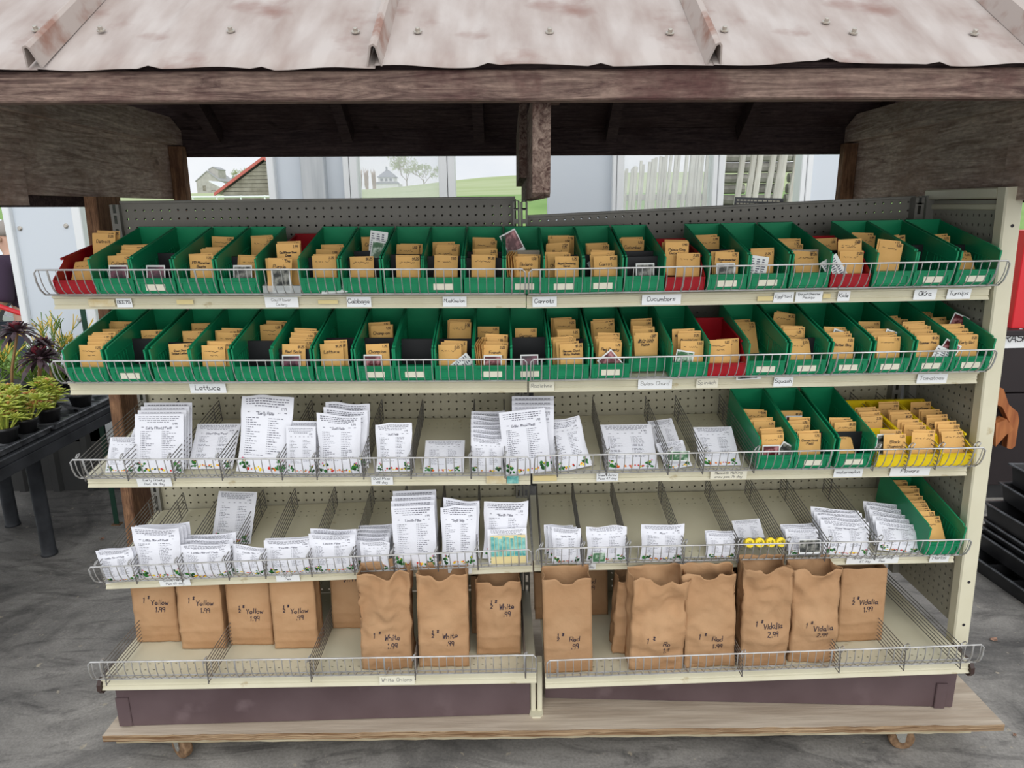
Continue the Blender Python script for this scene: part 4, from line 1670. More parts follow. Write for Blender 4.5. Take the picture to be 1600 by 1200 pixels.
# fourth shelf, open-ended bay
packet(*L3, 146, 206, 858, -.020, 8, -6, 3, 'Little Marvel Peas', n=2, gap=.016, dx=.004, dtop=2, desc='at the open end of the fourth shelf')
packet(*L3, 197, 270, 824, -.010, 10, 0, 2, 'Little Marvel Peas', n=4, gap=.020, dx=.016, dtop=2, desc='before the Little Marvel card')
packet(*L3, 268, 346, 852, -.016, 14, 0, 3, 'Little Marvel Peas', n=3, gap=.024, dx=.012, dtop=6, desc='above the Little Marvel card')
packet(*L3, 334, 396, 768, .140, 40, 4, 1, '', desc='alone far back on the fourth shelf')
packet(*L3, 356, 410, 853, -.010, 22, 8, 3, 'Lincoln Peas', desc='small, just past the Little Marvel stacks')
packet(*L3, 400, 478, 842, -.014, 16, 0, 4, 'Lincoln Peas', n=2, gap=.014, dx=.002, dtop=2, desc='above the Lincoln card')
packet(*L3, 477, 550, 834, -.014, 12, 0, 2, 'Lincoln Peas', n=2, gap=.022, dx=.006, dtop=8, desc='past the Lincoln card')
packet(*L3, 560, 606, 846, -.014, 16, 4, 6, '', desc='small and crumpled, in front of its stack')
packet(*L3, 553, 607, 838, .012, 12, 0, 2, '', n=4, gap=.024, dx=.001, dtop=6, desc='behind the small crumpled one, fourth shelf')
packet(*L3, 615, 682, 790, -.010, 14, 0, 0, 'Lincoln Peas', n=4, gap=.022, dx=.0, dtop=8, desc='tallest on the fourth shelf')
packet(*L3, 688, 744, 788, -.010, 14, 2, 5, 'Sugar Snap', n=2, gap=.030, dx=.01, dtop=14, desc='crumple-topped beside the tallest stack')
packet(*L3, 752, 822, 783, .010, 26, 4, 4, 'Wando Peas', desc='wide, behind the teal picture card')
packet(*L3, 762, 824, 826, -.012, 24, 0, 0, '', desc='backing the teal picture card')
# fourth shelf, end-panel bay
packet(*R3, 862, 908, 824, -.016, 12, 0, 2, 'Spring Peas', n=3, gap=.020, dx=-.012, dtop=2, desc='before the Spring card')
packet(*R3, 916, 980, 822, -.012, 16, 0, 6, '', desc='notched top, past the Spring card')
packet(*R3, 1004, 1072, 819, -.014, 14, 2, 4, 'Peas', desc='standing alone before the pea card by the white bags')
packet(*R3, 1110, 1156, 832, -.010, 24, 0, 3, '', n=2, gap=.014, dx=.003, dtop=3, desc='beside the yellow-capped tubes')
packet(*R3, 1155, 1200, 812, .045, 55, -4, 0, '', desc='lying behind the yellow-capped tubes')
packet(*R3, 1236, 1288, 826, -.004, 40, 0, 3, '', n=3, gap=.018, dx=-.004, dtop=3, desc='just past the yellow-capped tubes')
packet(*R3, 1296, 1372, 828, -.010, 40, 4, 3, 'Sugar Snap Pea', n=4, gap=.020, dx=-.008, dtop=3, desc='before the Tender Sweet card')
packet(*R3, 1374, 1440, 828, -.010, 42, 8, 4, 'Sugar Snap Pea', n=5, gap=.024, dx=-.010, dtop=10, desc='above the Tender Sweet card')

# loose picture packets on the white packets
def flat_pic(bay, row, l, r, t, b_, y, m, m2, label, lean=24, z0=.02):
    M, W, D = SH[(bay, row)]
    x = shelf_x(bay, row, (l + r) / 2, y, .04)
    d = (M @ Vector((x, y, .04)) - CAM).dot(FV)
    w, h = (r - l) * d / F_PX, (b_ - t) * d / F_PX
    o = thing('picture_card', label, 'card', M @ T(x, y, z0) @ RX(R(-lean)))
    q = MB()
    q.box((-w / 2, 0, 0), (w / 2, .001, h))
    q.build('card_stock', m2, o)
    q = MB()
    if m == 'teal_print':
        n = 9
        for k in range(n):
            a = -w / 2 + w * k / n
            q.box((a + .0008, -.0012, h * .26), (a + w / n - .0008, 0, h * .97 - .003 * (k % 3)))
    else:
        q.box((-w * .46, -.0008, h * .1), (w * .46, 0, h * .95))
    q.build('photo_print', m, o)


flat_pic('L', 3, 767, 822, 832, 876, -.022, 'teal_print', 'tape_yellow', 'teal striped picture card over pale yellow strip, on the fourth shelf', z0=.010)
flat_pic('R', 3, 926, 947, 850, 866, -.034, 'photo_green', 'card_white', 'small green picture card at the foot of the notched packet', z0=.012)
flat_pic('R', 3, 1250, 1284, 836, 858, -.026, 'photo_dark', 'card_white', 'dark green picture card just past the yellow-capped tubes', z0=.022)
flat_pic('R', 2, 1043, 1078, 696, 712, -.01, 'photo_green', 'card_white', 'green photo card among crooked white packets on the third shelf', z0=.03)

# yellow-capped seed tubes
tm = MB()
tm.lathe([(.0105, 0), (.0115, .002), (.0115, .082), (.0105, .084)], 16)
TUBE = tm.mesh('tube_body', 'tube_grey', True)
tm = MB()
tm.lathe([(.0125, .080), (.0138, .082), (.0138, .097), (.0125, .099)], 18)
TCAP = tm.mesh('screw_cap', 'yellow_cap')
for k, px in enumerate((1170, 1186, 1203, 1219)):
    M, W, D = SH[R3]
    x = shelf_x('R', 3, px, -.03, .062)
    o = thing('seed_tube', 'clear seed tube with yellow screw cap, %s from the Spring card side' % ORD[k], 'tube', M @ T(x, .045, .016) @ RX(R(56)), 'yellow-capped seed tubes')
    link('tube_body', TUBE, o)
    link('screw_cap', TCAP, o)
    q = MB()
    write(q, lambda a, b_: (a, b_, .0994), ['2.50' if k else '1.50'], 0, .004, .006, .007, .0010, rnd=random.Random(k))
    q.build('handwriting', 'ink', o, RZ(R(20)))

# ================================================================ KRAFT ONION BAGS on the base shelf
def bag(bay, l, r, top, bot, lines, label, seed, rot=0, notch=True, t=.072, crumple=1.0, lean=0, tsize=.0175, ty=.42, tx=.1, hmax=None, yaw=0):
    row = 4
    M, W, D = SH[(bay, row)]
    x = shelf_x(bay, row, (l + r) / 2, .05, .05)
    y = shelf_y(bay, row, x, bot, 0)
    x = shelf_x(bay, row, (l + r) / 2, y, .02)
    d = (M @ Vector((x, y, .05)) - CAM).dot(FV)
    w = (r - l) * d / F_PX
    A = M @ T(x, y + t / 2, .002) @ RZ(R(yaw)) @ RX(R(-lean)) @ RY(R(rot))
    lo, hi = .14, .34
    for _ in range(30):
        mid = (lo + hi) / 2
        if pix(A @ Vector((0, -t / 2, mid)))[1] > top:
            lo = mid
        else:
            hi = mid
    h = min((lo + hi) / 2, hmax or .34)
    if y + t > .098:
        h = min(h, .234)
    rn = random.Random(seed)
    c1 = .0085 * crumple

    def disp(x_, z_, s):
        q = z_ / h
        a = noise.noise(Vector((x_ * 16, z_ * 14, seed * 3.1 + s))) * c1 * 1.5 * (.35 + q) + (abs(noise.noise(Vector((x_ * 30, z_ * 24, seed * 1.7 + s)))) - .2) * c1 * 1.1
        a -= .0035 * math.exp(-abs(z_ - h * .27 - .004 * noise.noise(Vector((x_ * 9, seed, 2)))) / .004) + .0026 * math.exp(-abs(z_ - h * .12 - .003 * noise.noise(Vector((x_ * 9, seed, 3)))) / .004)
        return a

    def front(x_, z_):
        q = z_ / h
        bul = .010 * crumple * math.sin(math.pi * min(1, q * 1.3)) * (1 - (2 * x_ / w) ** 2)
        return -t / 2 * (1 - .12 * q) - bul + disp(x_, z_, 0)

    NF, NS, NZ = 16, 6, 42
    rings = []
    for j in range(NZ + 1):
        v = j / NZ
        ring = []
        for i in range(NF + 1):
            xx = (i / NF - .5) * w
            hz = h
            if notch:
                dn = abs(xx) / (w * .19)
                if dn < 1:
                    hz -= .017 * math.sqrt(1 - dn * dn)
            hz += (noise.noise(Vector((xx * 30, seed, 1))) * .010 * crumple if v > 0 else 0)
            zz = v * hz
            ring.append((xx * (1 + .03 * crumple * noise.noise(Vector((v * 3, seed, xx)))), front(xx, zz), zz))
        for i in range(1, NS):
            u = i / NS
            gus = .30 * w * (1 - abs(2 * u - 1)) * (.15 + .35 * v)
            zz = v * (h + .012 * crumple * noise.noise(Vector((u * 3, seed, 4))))
            ring.append((w / 2 - gus * .35 + disp(u * .1, zz, 5) * .8, -t / 2 + t * u, zz))
        for i in range(NF + 1):
            xx = (.5 - i / NF) * w
            zz = v * (h + .005 + noise.noise(Vector((xx * 26, seed, 9))) * .007 * crumple)
            ring.append((xx, t / 2 * (1 - .05 * v) + disp(xx, zz, 11), zz))
        for i in range(1, NS):
            u = 1 - i / NS
            gus = .30 * w * (1 - abs(2 * u - 1)) * (.15 + .35 * v)
            zz = v * (h + .012 * crumple * noise.noise(Vector((u * 3, seed, 7))))
            ring.append((-w / 2 + gus * .35 - disp(u * .1, zz, 8) * .8, -t / 2 + t * u, zz))
        rings.append(ring)
    mb = MB()
    n = len(rings[0])
    vs = [p for rg in rings for p in rg]
    fs = [(j * n + i, j * n + (i + 1) % n, (j + 1) * n + (i + 1) % n, (j + 1) * n + i) for j in range(NZ) for i in range(n)]
    fs.append(tuple(range(n - 1, -1, -1)))
    mb._add(vs, fs)
    o = thing('paper_bag', label, 'paper bag', A)
    bo = mb.build('bag_paper', 'kraft_bag', o, None, True)
    so = bo.modifiers.new('thickness', 'SOLIDIFY')
    so.thickness = .0006
    if lines:
        q = MB()
        sf = lambda a, b_: (a, front(a, b_) - .0014, b_)
        qty = lines[0]
        y0 = h * ty + .03
        s = tsize
        if qty == '1/2#':
            write(q, sf, ['1'], -w * .30 + tx * w, y0 + .008, s * .55, .01, .0017, rnd=rn)
            write(q, sf, ['-'], -w * .30 + tx * w, y0 + .003, s * .6, .01, .0017, rnd=rn)
            write(q, sf, ['2'], -w * .30 + tx * w, y0 - .004, s * .55, .01, .0017, rnd=rn)
            write(q, sf, ['#'], -w * .20 + tx * w, y0 + .010, s * .55, .01, .0017, rnd=rn)
        elif qty:
            write(q, sf, ['1'], -w * .31 + tx * w, y0 + .006, s * .85, .01, .0017, rnd=rn)
            write(q, sf, ['#'], -w * .20 + tx * w, y0 + .011, s * .6, .01, .0013, rnd=rn)
        write(q, sf, [lines[1]], .04 * w + tx * w, y0 - .002, s * .85, .02, .0017, rnd=rn, condense=.9)
        if len(lines) > 2:
            write(q, sf, [lines[2]], .04 * w + tx * w, y0 - .002 - s * 1.35, s * .8, .02, .0017, rnd=rn, condense=.9)
        q.build('handwriting', 'ink_bag', o)
    return o


LB, RB = 'L', 'R'
bag(LB, 214, 281, 902, 1003, ['1#', 'Yellow', '1.99'], 'kraft bag marked 1# Yellow, nearest the open end of the base shelf', 1, notch=False, ty=.52, crumple=.5, hmax=.232)
bag(LB, 284, 352, 902, 1014, ['1#', 'Yellow', '1.99'], 'kraft bag marked 1# Yellow, second from the open end of the base shelf', 2, notch=False, ty=.56, crumple=.5, hmax=.236)
bag(LB, 360, 427, 902, 1008, ['1/2#', 'Yellow', '1.99'], 'kraft bag marked half-pound Yellow 1.99 with crease across its foot', 3, notch=False, ty=.42, crumple=.5, hmax=.232)
bag(LB, 429, 497, 900, 1014, ['1/2#', 'Yellow', '.99'], 'kraft bag marked half-pound Yellow .99 beside a wire divider', 4, notch=False, ty=.46, crumple=.4, hmax=.236)
bag(LB, 520, 578, 890, 982, ['', '$1.99', ''], 'kraft bag marked only $1.99 set back behind the 1# White bag', 5, notch=False, ty=.74, tx=.0, crumple=.6, hmax=.226)
bag(LB, 566, 644, 897, 1046, ['1#', 'White', '1.99'], 'crumpled kraft bag marked 1# White over the White Onions card', 6, ty=.28, crumple=1.7, rot=0)
bag(LB, 655, 733, 899, 1042, ['1/2#', 'White', '.99'], 'open kraft bag marked half-pound White beside the crumpled 1# White bag', 7, ty=.28, crumple=.8)
bag(LB, 745, 814, 898, 1023, ['1/2#', 'White', '.99'], 'kraft bag marked half-pound White nearest the centre seam, pale crease on its foot', 8, ty=.58, crumple=.9, tx=.15)
bag(LB, 737, 790, 900, 990, [], 'dark shaded kraft bag standing behind the half-pound White bags', 9, notch=False, crumple=.5, hmax=.226)
bag(RB, 836, 884, 895, 968, [], 'shaded kraft bag at the back beside the centre seam', 10, notch=False, crumple=.4, hmax=.226)
bag(RB, 888, 950, 890, 962, ['', 'Red', '.99'], 'shaded kraft bag marked Red at the back behind the half-pound Red bag', 11, notch=False, ty=.62, tx=.05, crumple=.4, hmax=.226)
bag(RB, 851, 926, 906, 1051, ['1/2#', 'Red', '.99'], 'smooth open kraft bag marked half-pound Red in front of the centre seam', 12, ty=.30, crumple=.35)
bag(RB, 957, 1022, 893, 1022, [], 'kraft bag without visible marking leaning behind the twisted 1# Red bag', 13, rot=4, crumple=1.2)
bag(RB, 982, 1066, 908, 1047, ['1#', 'Re', '1.9'], 'twisted kraft bag marked 1# Red, mouth gaping, beside the smooth half-pound Red bag', 14, rot=3, ty=.26, crumple=1.6, tx=.12)
bag(RB, 1070, 1148, 900, 1043, ['1#', 'Red', '1.99'], 'kraft bag marked 1# Red standing straight just before the Vidalia bags', 15, ty=.26, crumple=1.0, rot=-1)
bag(RB, 1082, 1132, 886, 985, [], 'kraft bag behind the straight 1# Red bag', 16, crumple=.9, hmax=.232)
bag(RB, 1156, 1229, 890, 1040, ['1#', 'Vidalia', '2.99'], 'kraft bag marked 1# Vidalia 2.99, waisted, next to the 1# Red bag', 17, ty=.36, crumple=1.2, rot=1)
bag(RB, 1234, 1305, 892, 1035, ['1#', 'Vidalia', '2.99'], 'kraft bag marked 1# Vidalia 2.99 with folded-over front edge', 18, ty=.34, crumple=1.3)
bag(RB, 1308, 1378, 884, 1003, ['1/2#', 'Vidalia', '1.99'], 'kraft bag marked half-pound Vidalia, last before the empty base compartments', 19, notch=False, ty=.46, crumple=.4, hmax=.236)
bag(RB, 1138, 1166, 893, 975, [], 'narrow kraft bag glimpsed behind the waisted Vidalia bag', 20, crumple=.6, hmax=.228)

# ================================================================ CARDS on the price channels
def card(bay, row, l, r, lines, ink='ink', m='card_white', size=None, z0=-.031, z1=-.003, rot=0, bold=False, label=None, tape=False):
    M, W, D = SH[(bay, row)]
    a, b_ = shelf_x(bay, row, l, -.009, -.017), shelf_x(bay, row, r, -.009, -.017)
    txt = ' '.join(lines)
    if tape:
        o = thing('tape_strip', label, 'tape', M @ T((a + b_) / 2, -.0084, (z0 + z1) / 2) @ RY(R(rot)))
    else:
        o = thing('shelf_card', label or 'white hand-lettered card reading %s on the %s edge' % (txt, ROWN[row]), 'card', M @ T((a + b_) / 2, -.0086, (z0 + z1) / 2) @ RY(R(rot)))
    w, h = b_ - a, z1 - z0
    q = MB()
    q.box((-w / 2, -.0004, -h / 2), (w / 2, .0004, h / 2))
    q.build('card_stock' if not tape else 'tape_film', m, o)
    if lines:
        q = MB()
        mx = max(len(s) for s in lines)
        s = size or min(h * (.42 if len(lines) == 1 else .27), w * .9 / (mx * (.72 if not bold else .86)))
        wd = s * (.11 if not bold else .15)
        top = (s / 2 if len(lines) == 1 else h / 2 - h * .12)
        write(q, lambda x_, z_: (x_, -.0009, z_), lines, 0, top + (.1 * h if len(lines) == 1 else 0), s, s * 1.6, max(wd, .0008), rnd=random.Random(hash_s(txt)), slant=0 if bold else .1, jit=.0 if bold else .15)
        q.build('lettering', ink, o)


card('L', 0, 138, 179, [], m='tape_tan', label='small worn printed sticker beside the BEETS card', tape=True, z0=-.028, z1=-.008)
card('L', 0, 182, 206, ['BEETS'], bold=True, z0=-.030, z1=-.006, label='white card printed BEETS in bold capitals')
card('L', 0, 414, 466, ['Cauliflower', 'Celery'], 'ink_pencil')
card('L', 0, 497, 528, [], m='tape_yellow', tape=True, label='yellowed tape scrap between the Cauliflower and Cabbage cards', z0=-.022, z1=-.012)
card('L', 0, 276, 302, [], m='tape_yellow', tape=True, label='torn yellowed tape scrap between the BEETS and Cauliflower cards', z0=-.022, z1=-.010)
card('L', 0, 542, 580, ['Cabbage'])
card('L', 0, 692, 729, ['MusKmelon'])
card('R', 0, 832, 870, ['Carrots'])
card('R', 0, 1003, 1064, ['Cucumbers'])
card('R', 0, 1184, 1208, [], m='tape_yellow', tape=True, label='yellowed tape strip just before the EggPlant card', z0=-.026, z1=-.014)
card('R', 0, 1209, 1240, ['EggPlant'])
card('R', 0, 1243, 1285, ['Ground Cherries', 'Parsnips'])
card('R', 0, 1286, 1298, [], m='tape_yellow', tape=True, label='yellowed tape end just past the Parsnips card', z0=-.022, z1=-.010)
card('R', 0, 1309, 1328, ['Kale'])
card('R', 0, 1428, 1463, ['OKra'])
card('R', 0, 1480, 1517, ['Turnips'])
card('L', 1, 297, 353, ['Lettuce'], size=.014)
card('R', 1, 827, 866, ['Radishes'], 'ink_pencil', m='label_cream')
card('R', 1, 997, 1050, ['Swiss Chard'], 'ink_pencil')
card('R', 1, 1088, 1122, ['Spinach'], 'ink_pencil', m='label_cream')
card('R', 1, 1209, 1239, ['Squash'])
card('R', 1, 1433, 1480, ['Tomatoes'], 'ink_pencil')
card('L', 2, 214, 268, ['Early Frosty', 'Pea  64 day'])
card('L', 2, 580, 614, ['Dual Peas', '68 day'])
card('L', 2, 760, 791, [], m='tape_tan', tape=True, label='faded printed sticker near the centre seam, third shelf', z0=-.030, z1=-.004)
card('L', 2, 792, 810, [], m='teal_print', tape=True, label='small teal printed sticker near the centre seam, third shelf', z0=-.030, z1=-.004)
card('R', 2, 833, 870, [], m='tape_yellow', tape=True, label='long yellowed tape strip at the centre seam, third shelf', z0=-.026, z1=-.010)
card('R', 2, 932, 966, ['Green Arrow', 'Peas 67 day'])
card('R', 2, 1110, 1167, ['Mammoth Melting', 'snow pea 74 day'], m='label_cream')
card('R', 2, 1303, 1348, ['watermelon'])
card('R', 2, 1391, 1453, ['Flowers'], size=.011)
card('L', 3, 249, 297, ['Little Marvel', 'Pea 60 day'])
card('L', 3, 431, 468, ['Lincoln', 'Pea'])
card('L', 3, 700, 737, ['67 day'], label='white card partly hidden behind the open White bags', size=.005)
card('R', 3, 872, 900, [], m='tape_yellow', tape=True, label='yellowed tape strip just before the Spring card', z0=-.026, z1=-.012)
card('R', 3, 901, 931, ['Spring', 'Pea 57 day'])
card('R', 3, 1050, 1080, ['SGG PLS', 'Pea 67 day'])
card('R', 3, 1323, 1404, ['Tender Sweet Sugar Snap', '67 day      Pea'])
card('R', 3, 1453, 1483, ['Herbs'], 'ink_pencil')
card('L', 4, 593, 648, ['White Onions'], 'ink_pencil', m='label_cream', size=.011)


# ================================================================ PLACARD clipped to the back panel
M, pitch = PANEL['R']
A = on_y(1150, 322, 2.235)
Bp = on_y(1227, 319, 2.235)
o = thing('placard', 'dark grey lettered placard standing behind the top edge of the back panel', 'sign', T(A.x, A.y + .02, A.z - .02) @ RY(R(2.2)))
q = MB()
w = Bp.x - A.x
q.box((0, 0, 0), (w, .003, .047))
q.build('board', 'placard', o)
q = MB()
rn = random.Random(4)
for zz in (.036, .026):
    x = .006
    while x < w - .01 - (.03 if zz < .03 else 0):
        l_ = rn.uniform(.006, .014)
        q.box((x, -.0006, zz), (x + l_, -.0001, zz + .004))
        x += l_ + .003
q.build('lettering', 'label_cream', o)

# ================================================================ POTTING BENCH with plants (beside the open end)
bench = thing('plant_bench', 'black plastic-topped plant bench on thick black pipe legs near the corrugated wall', 'table', T(-2.5, 2.9, 0))
BI = T(2.5, -2.9, 0)
q = MB()
q.cbox((-3.4, 1.95, .665), (-1.90, 3.72, .695), .004)
q.build('bench_top', 'table_black', bench, BI)
q = MB()
q.box((-1.905, 1.95, .625), (-1.893, 3.72, .666))
q.box((-3.4, 1.94, .625), (-1.905, 1.95, .666))
q.build('apron', 'table_black', bench, BI)
lg = MB()
lg.lathe([(.033, 0), (.036, .0), (.036, .012), (.032, .014), (.032, .625)], 16)
LG = lg.mesh('leg', 'table_black', True)
for x, y in ((-2.22, 3.10), (-2.62, 3.43), (-2.22, 2.05), (-3.2, 2.05), (-3.2, 3.3)):
    link('leg', LG, bench, BI @ T(x, y, 0))

TS = .118


def pot_tray(x0, y0, nx, ny, label):
    o = thing('pot_tray', label, 'tray', T(x0, y0, .696))
    mb = perf([k * TS for k in range(nx + 1)], [k * TS for k in range(ny + 1)], {(i, j) for i in range(nx) for j in range(ny)}, .050)
    t = MB()
    W_, L_ = nx * TS, ny * TS
    vs = []
    for (x, y, z) in mb.v:
        cx, cy = x / TS, z / TS
        pk = max(0, 1 - 3 * (abs(cx - round(cx)) + abs(cy - round(cy)))) * (.018 if 0 < x < W_ and 0 < z < L_ else 0)
        vs.append((x, z, .026 + pk))
    t.v, t.f, t.mi = vs, mb.f, mb.mi
    t.build('cell_sheet', 'tray_plastic', o)
    r = MB()
    for a, b in (((-.012, -.012, .022), (W_ + .012, .002, .030)), ((-.012, L_ - .002, .022), (W_ + .012, L_ + .012, .030)), ((-.012, .002, .022), (.002, L_ - .002, .030)), ((W_ - .002, .002, .022), (W_ + .012, L_ - .002, .030))):
        r.cbox(a, b, .002)
    for a, b in (((0, 0, 0), (W_, .003, .022)), ((0, L_ - .003, 0), (W_, L_, .022)), ((0, .003, 0), (.003, L_ - .003, .022)), ((W_ - .003, .003, 0), (W_, L_ - .003, .022))):
        r.box(a, b)
    r.box((0, 0, 0), (W_, L_, .002))
    r.build('rim', 'tray_plastic', o)
    return o


pot_tray(-1.925 - 3 * TS, 2.86, 3, 5, 'black cell tray on the bench, end beside the shelving')
pot_tray(-1.925 - 3 * TS, 2.235, 3, 5, 'black cell tray on the bench holding the orange-tipped sedum')
pot_tray(-1.945 - 6 * TS, 2.86, 3, 5, 'black cell tray farther in on the bench under the dark rosettes')
pot_tray(-1.945 - 6 * TS, 2.235, 3, 5, 'black cell tray farther in on the bench, beside the sedum tray')


def cell(tx, ty, i, j):
    return (tx + (i + .5) * TS, ty + (j + .5) * TS)


PM = MB()
PM.lathe([(.034, 0), (.047, .066), (.051, .067), (.051, .080), (.048, .080), (.046, .066)], 20)
POT_ME = PM.mesh('pot', 'black_plastic', True)
SM = MB()
SM.lathe([(.0455, .0655), (.0455, .068)], 18)
SOIL_ME = SM.mesh('soil', 'soil')


TRAYS = [(-1.925 - 3 * TS, 2.86), (-1.925 - 3 * TS, 2.235), (-1.945 - 6 * TS, 2.86), (-1.945 - 6 * TS, 2.235)]
USED = set()


def snap(x, y):
    c = [(math.hypot(tx + (i + .5) * TS - x, ty + (j + .5) * TS - y), tx + (i + .5) * TS, ty + (j + .5) * TS) for tx, ty in TRAYS for i in range(3) for j in range(5)]
    c = sorted(q_ for q_ in c if (round(q_[1], 3), round(q_[2], 3)) not in USED)[0]
    USED.add((round(c[1], 3), round(c[2], 3)))
    return c[1], c[2]


def pot(x, y, name, label, cat='potted plant', z=.700):
    o = thing(name, label, cat, T(x, y, z))
    link('pot', POT_ME, o)
    link('soil', SOIL_ME, o)
    return o


def leaf(mb, base, d, L, w, up=Vector((0, 0, 1)), mi=0, droop=0.0, thick=.3):
    d = d.normalized()
    s = d.cross(up)
    if s.length < 1e-3:
        s = Vector((1, 0, 0))
    s.normalize()
    n = s.cross(d)
    pts = []
    for t, ww in ((0, .25), (.4, .7), (.75, 1.0), (1.0, .05)):
        c = base + d * (L * t) - Vector((0, 0, 1)) * (droop * L * t * t)
        pts.append((c + s * (w * .5 * ww), c + n * (w * thick * ww), c - s * (w * .5 * ww), c - n * (w * thick * .4 * ww)))
    vs = [p for q_ in pts for p in q_]
    fs = []
    for k in range(3):
        for i in range(4):
            fs.append((k * 4 + i, k * 4 + (i + 1) % 4, k * 4 + 4 + (i + 1) % 4, k * 4 + 4 + i))
    fs.append((12, 13, 14, 15))
    mb._add(vs, fs, mi)


def rosette(mb, c, r, rn, n=26, tilt=Vector((0, -.25, 1)), mi=0, core=1, w=.26, droop=.45):
    for k in range(n):
        f = k / n
        a = k * 2.399 + rn.uniform(-.2, .2)
        el = R(5 + 70 * f)
        d = Vector((math.cos(a) * math.cos(el), math.sin(a) * math.cos(el), math.sin(el)))
        leaf(mb, Vector(c) + d * r * .06, d, r * (1.05 - .62 * f) * rn.uniform(.9, 1.1), r * w, mi=mi if f < .78 else core, droop=droop * (1 - f))


def tuft_pt(px, py, Y):
    return on_y(px, py, Y)


# dark aeoniums
for k, (heads, px0, label) in enumerate((([(27, 520, 2.98, .105)], (15, 2.98), 'potted aeonium, single dark purple rosette on a bare stem'),
                                        ([(62, 562, 3.02, .120), (68, 540, 3.08, .080)], (60, 3.02), 'potted aeonium, two dark purple rosettes on leaning stems'))):
    rn = random.Random(20 + k)
    base = on_y(px0[0], 640, px0[1])
    x, y = snap(base.x, px0[1])
    o = pot(x, y, 'potted_aeonium', label)
    I = T(-x, -y, -.700)
    for (hx, hy, Y, r) in heads:
        c = on_y(hx, hy, Y)
        q = MB()
        rosette(q, c, r, rn, 44, w=.20, droop=.75)
        q.build('rosette', ['aeonium', 'aeonium_core'], o, I)
        q = MB()
        m_ = (c + Vector((x, y, .765))) / 2 + Vector((rn.uniform(-.01, .01), 0, .0))
        q.tube([(x, y, .764), m_, c], .007, 6, r2=.006)
        q.build('stem', 'stem', o, I)
    if k == 1:
        q = MB()
        q.tube([on_y(88, 608, 2.98), on_y(76, 574, 2.98)], .0045, 6)
        q.build('stake', 'stem', o, I)

# pencil cactus: fine branching sticks, yellow at the tips
for k, (px, Y, tips) in enumerate(((88, 3.30, [(90, 508), (78, 528), (102, 540), (66, 516), (96, 520), (46, 515)]), (112, 3.36, [(118, 508), (126, 530), (104, 535), (112, 524)]), (20, 3.32, [(8, 545), (22, 552), (34, 560), (2, 560), (42, 575)]), (50, 3.36, [(52, 560), (60, 585), (40, 580), (72, 590), (84, 585)]))):
    rn = random.Random(40 + k)
    b0 = on_y(px, 640, Y)
    b0.x, Y0_ = snap(b0.x, Y)
    Yt, Y = Y, Y0_
    o = pot(b0.x, Y, 'pencil_cactus', ['pencil cactus with tall yellow tips before the white panel', 'pencil cactus behind the shelf end, two yellow tips', 'bushy yellow-green pencil cactus behind the single dark rosette', 'low green pencil cactus between the dark rosettes'][k])
    I = T(-b0.x, -Y, -.700)
    g_ = MB()

    def branch(p, d, L, r, depth, tipy):
        e = p + d * L
        g_.tube([p, p + d * L * .5 + Vector((rn.uniform(-.004, .004), rn.uniform(-.004, .004), 0)), e], r, 5, r2=r * .8, mi=1 if (tipy and depth == 0 and rn.random() < .6) else 0, cap=True)
        if depth > 0:
            for _ in range(rn.choice((3, 3, 4))):
                dd = (d + Vector((rn.uniform(-.75, .75), rn.uniform(-.75, .75), rn.uniform(0, .4)))).normalized()
                branch(e, dd, L * rn.uniform(.45, .8), r * .82, depth - 1, tipy)
    for (tx, ty) in tips:
        tp = on_y(tx, ty, Y + rn.uniform(-.05, .05))
        p = Vector((b0.x + rn.uniform(-.015, .015), Y + rn.uniform(-.015, .015), .765))
        d = (tp - p)
        L = d.length
        branch(p, d.normalized(), L * .55, .0034, 2, True)
    for _ in range(12):
        p = Vector((b0.x, Y, .765))
        d = Vector((rn.uniform(-.8, .8), rn.uniform(-.8, .8), rn.uniform(.35, 1))).normalized()
        branch(p, d, rn.uniform(.05, .11), .003, 2, False)
    g_.build('branches', ['pencil_green', 'pencil_yellow'], o, I)

# orange-tipped sedum clumps
for k, (px, py, Y, n, spread) in enumerate(((33, 655, 2.46, 34, .085), (2, 668, 2.34, 26, .08), (66, 640, 2.60, 22, .065), (10, 632, 2.62, 26, .08))):
    rn = random.Random(60 + k)
    b0 = on_z(px, py + 4, .775)
    b0.x, Y = snap(b0.x, b0.y)
    o = pot(b0.x, Y, 'potted_sedum', ['potted sedum, yellow-green with many orange tips', 'potted sedum at the bench edge farthest from the shelving', 'small potted sedum with orange tips nearest the empty cell', 'pale yellow-green potted sedum farther in on the bench'][k])
    I = T(-b0.x, -Y, -.700)
    q = MB()
    for _ in range(n):
        a, rr = rn.uniform(0, 6.28), spread * math.sqrt(rn.random())
        h = rn.uniform(.035, .15) * (1 - rr / spread * .45)
        c = Vector((b0.x + rr * math.cos(a), Y + rr * math.sin(a), .768 + h))
        tipm = 1 if rn.random() < .4 else 0
        q.tube([(b0.x + rr * .4 * math.cos(a), Y + rr * .4 * math.sin(a), .765), c], .0028, 5, mi=0)
        rosette(q, c, rn.uniform(.036, .056), rn, 16, mi=tipm if rn.random() < .35 else 0, core=tipm, w=.30, droop=.1)
    q.build('foliage', ['sedum', 'sedum_tip'], o, I)
# empty-looking pot of bark by the shelf end
p = on_z(135, 618, .778)
o = pot(*snap(p.x, p.y), 'bark_filled_pot', 'black pot of bark mulch without a plant beside the shelving', 'pot')
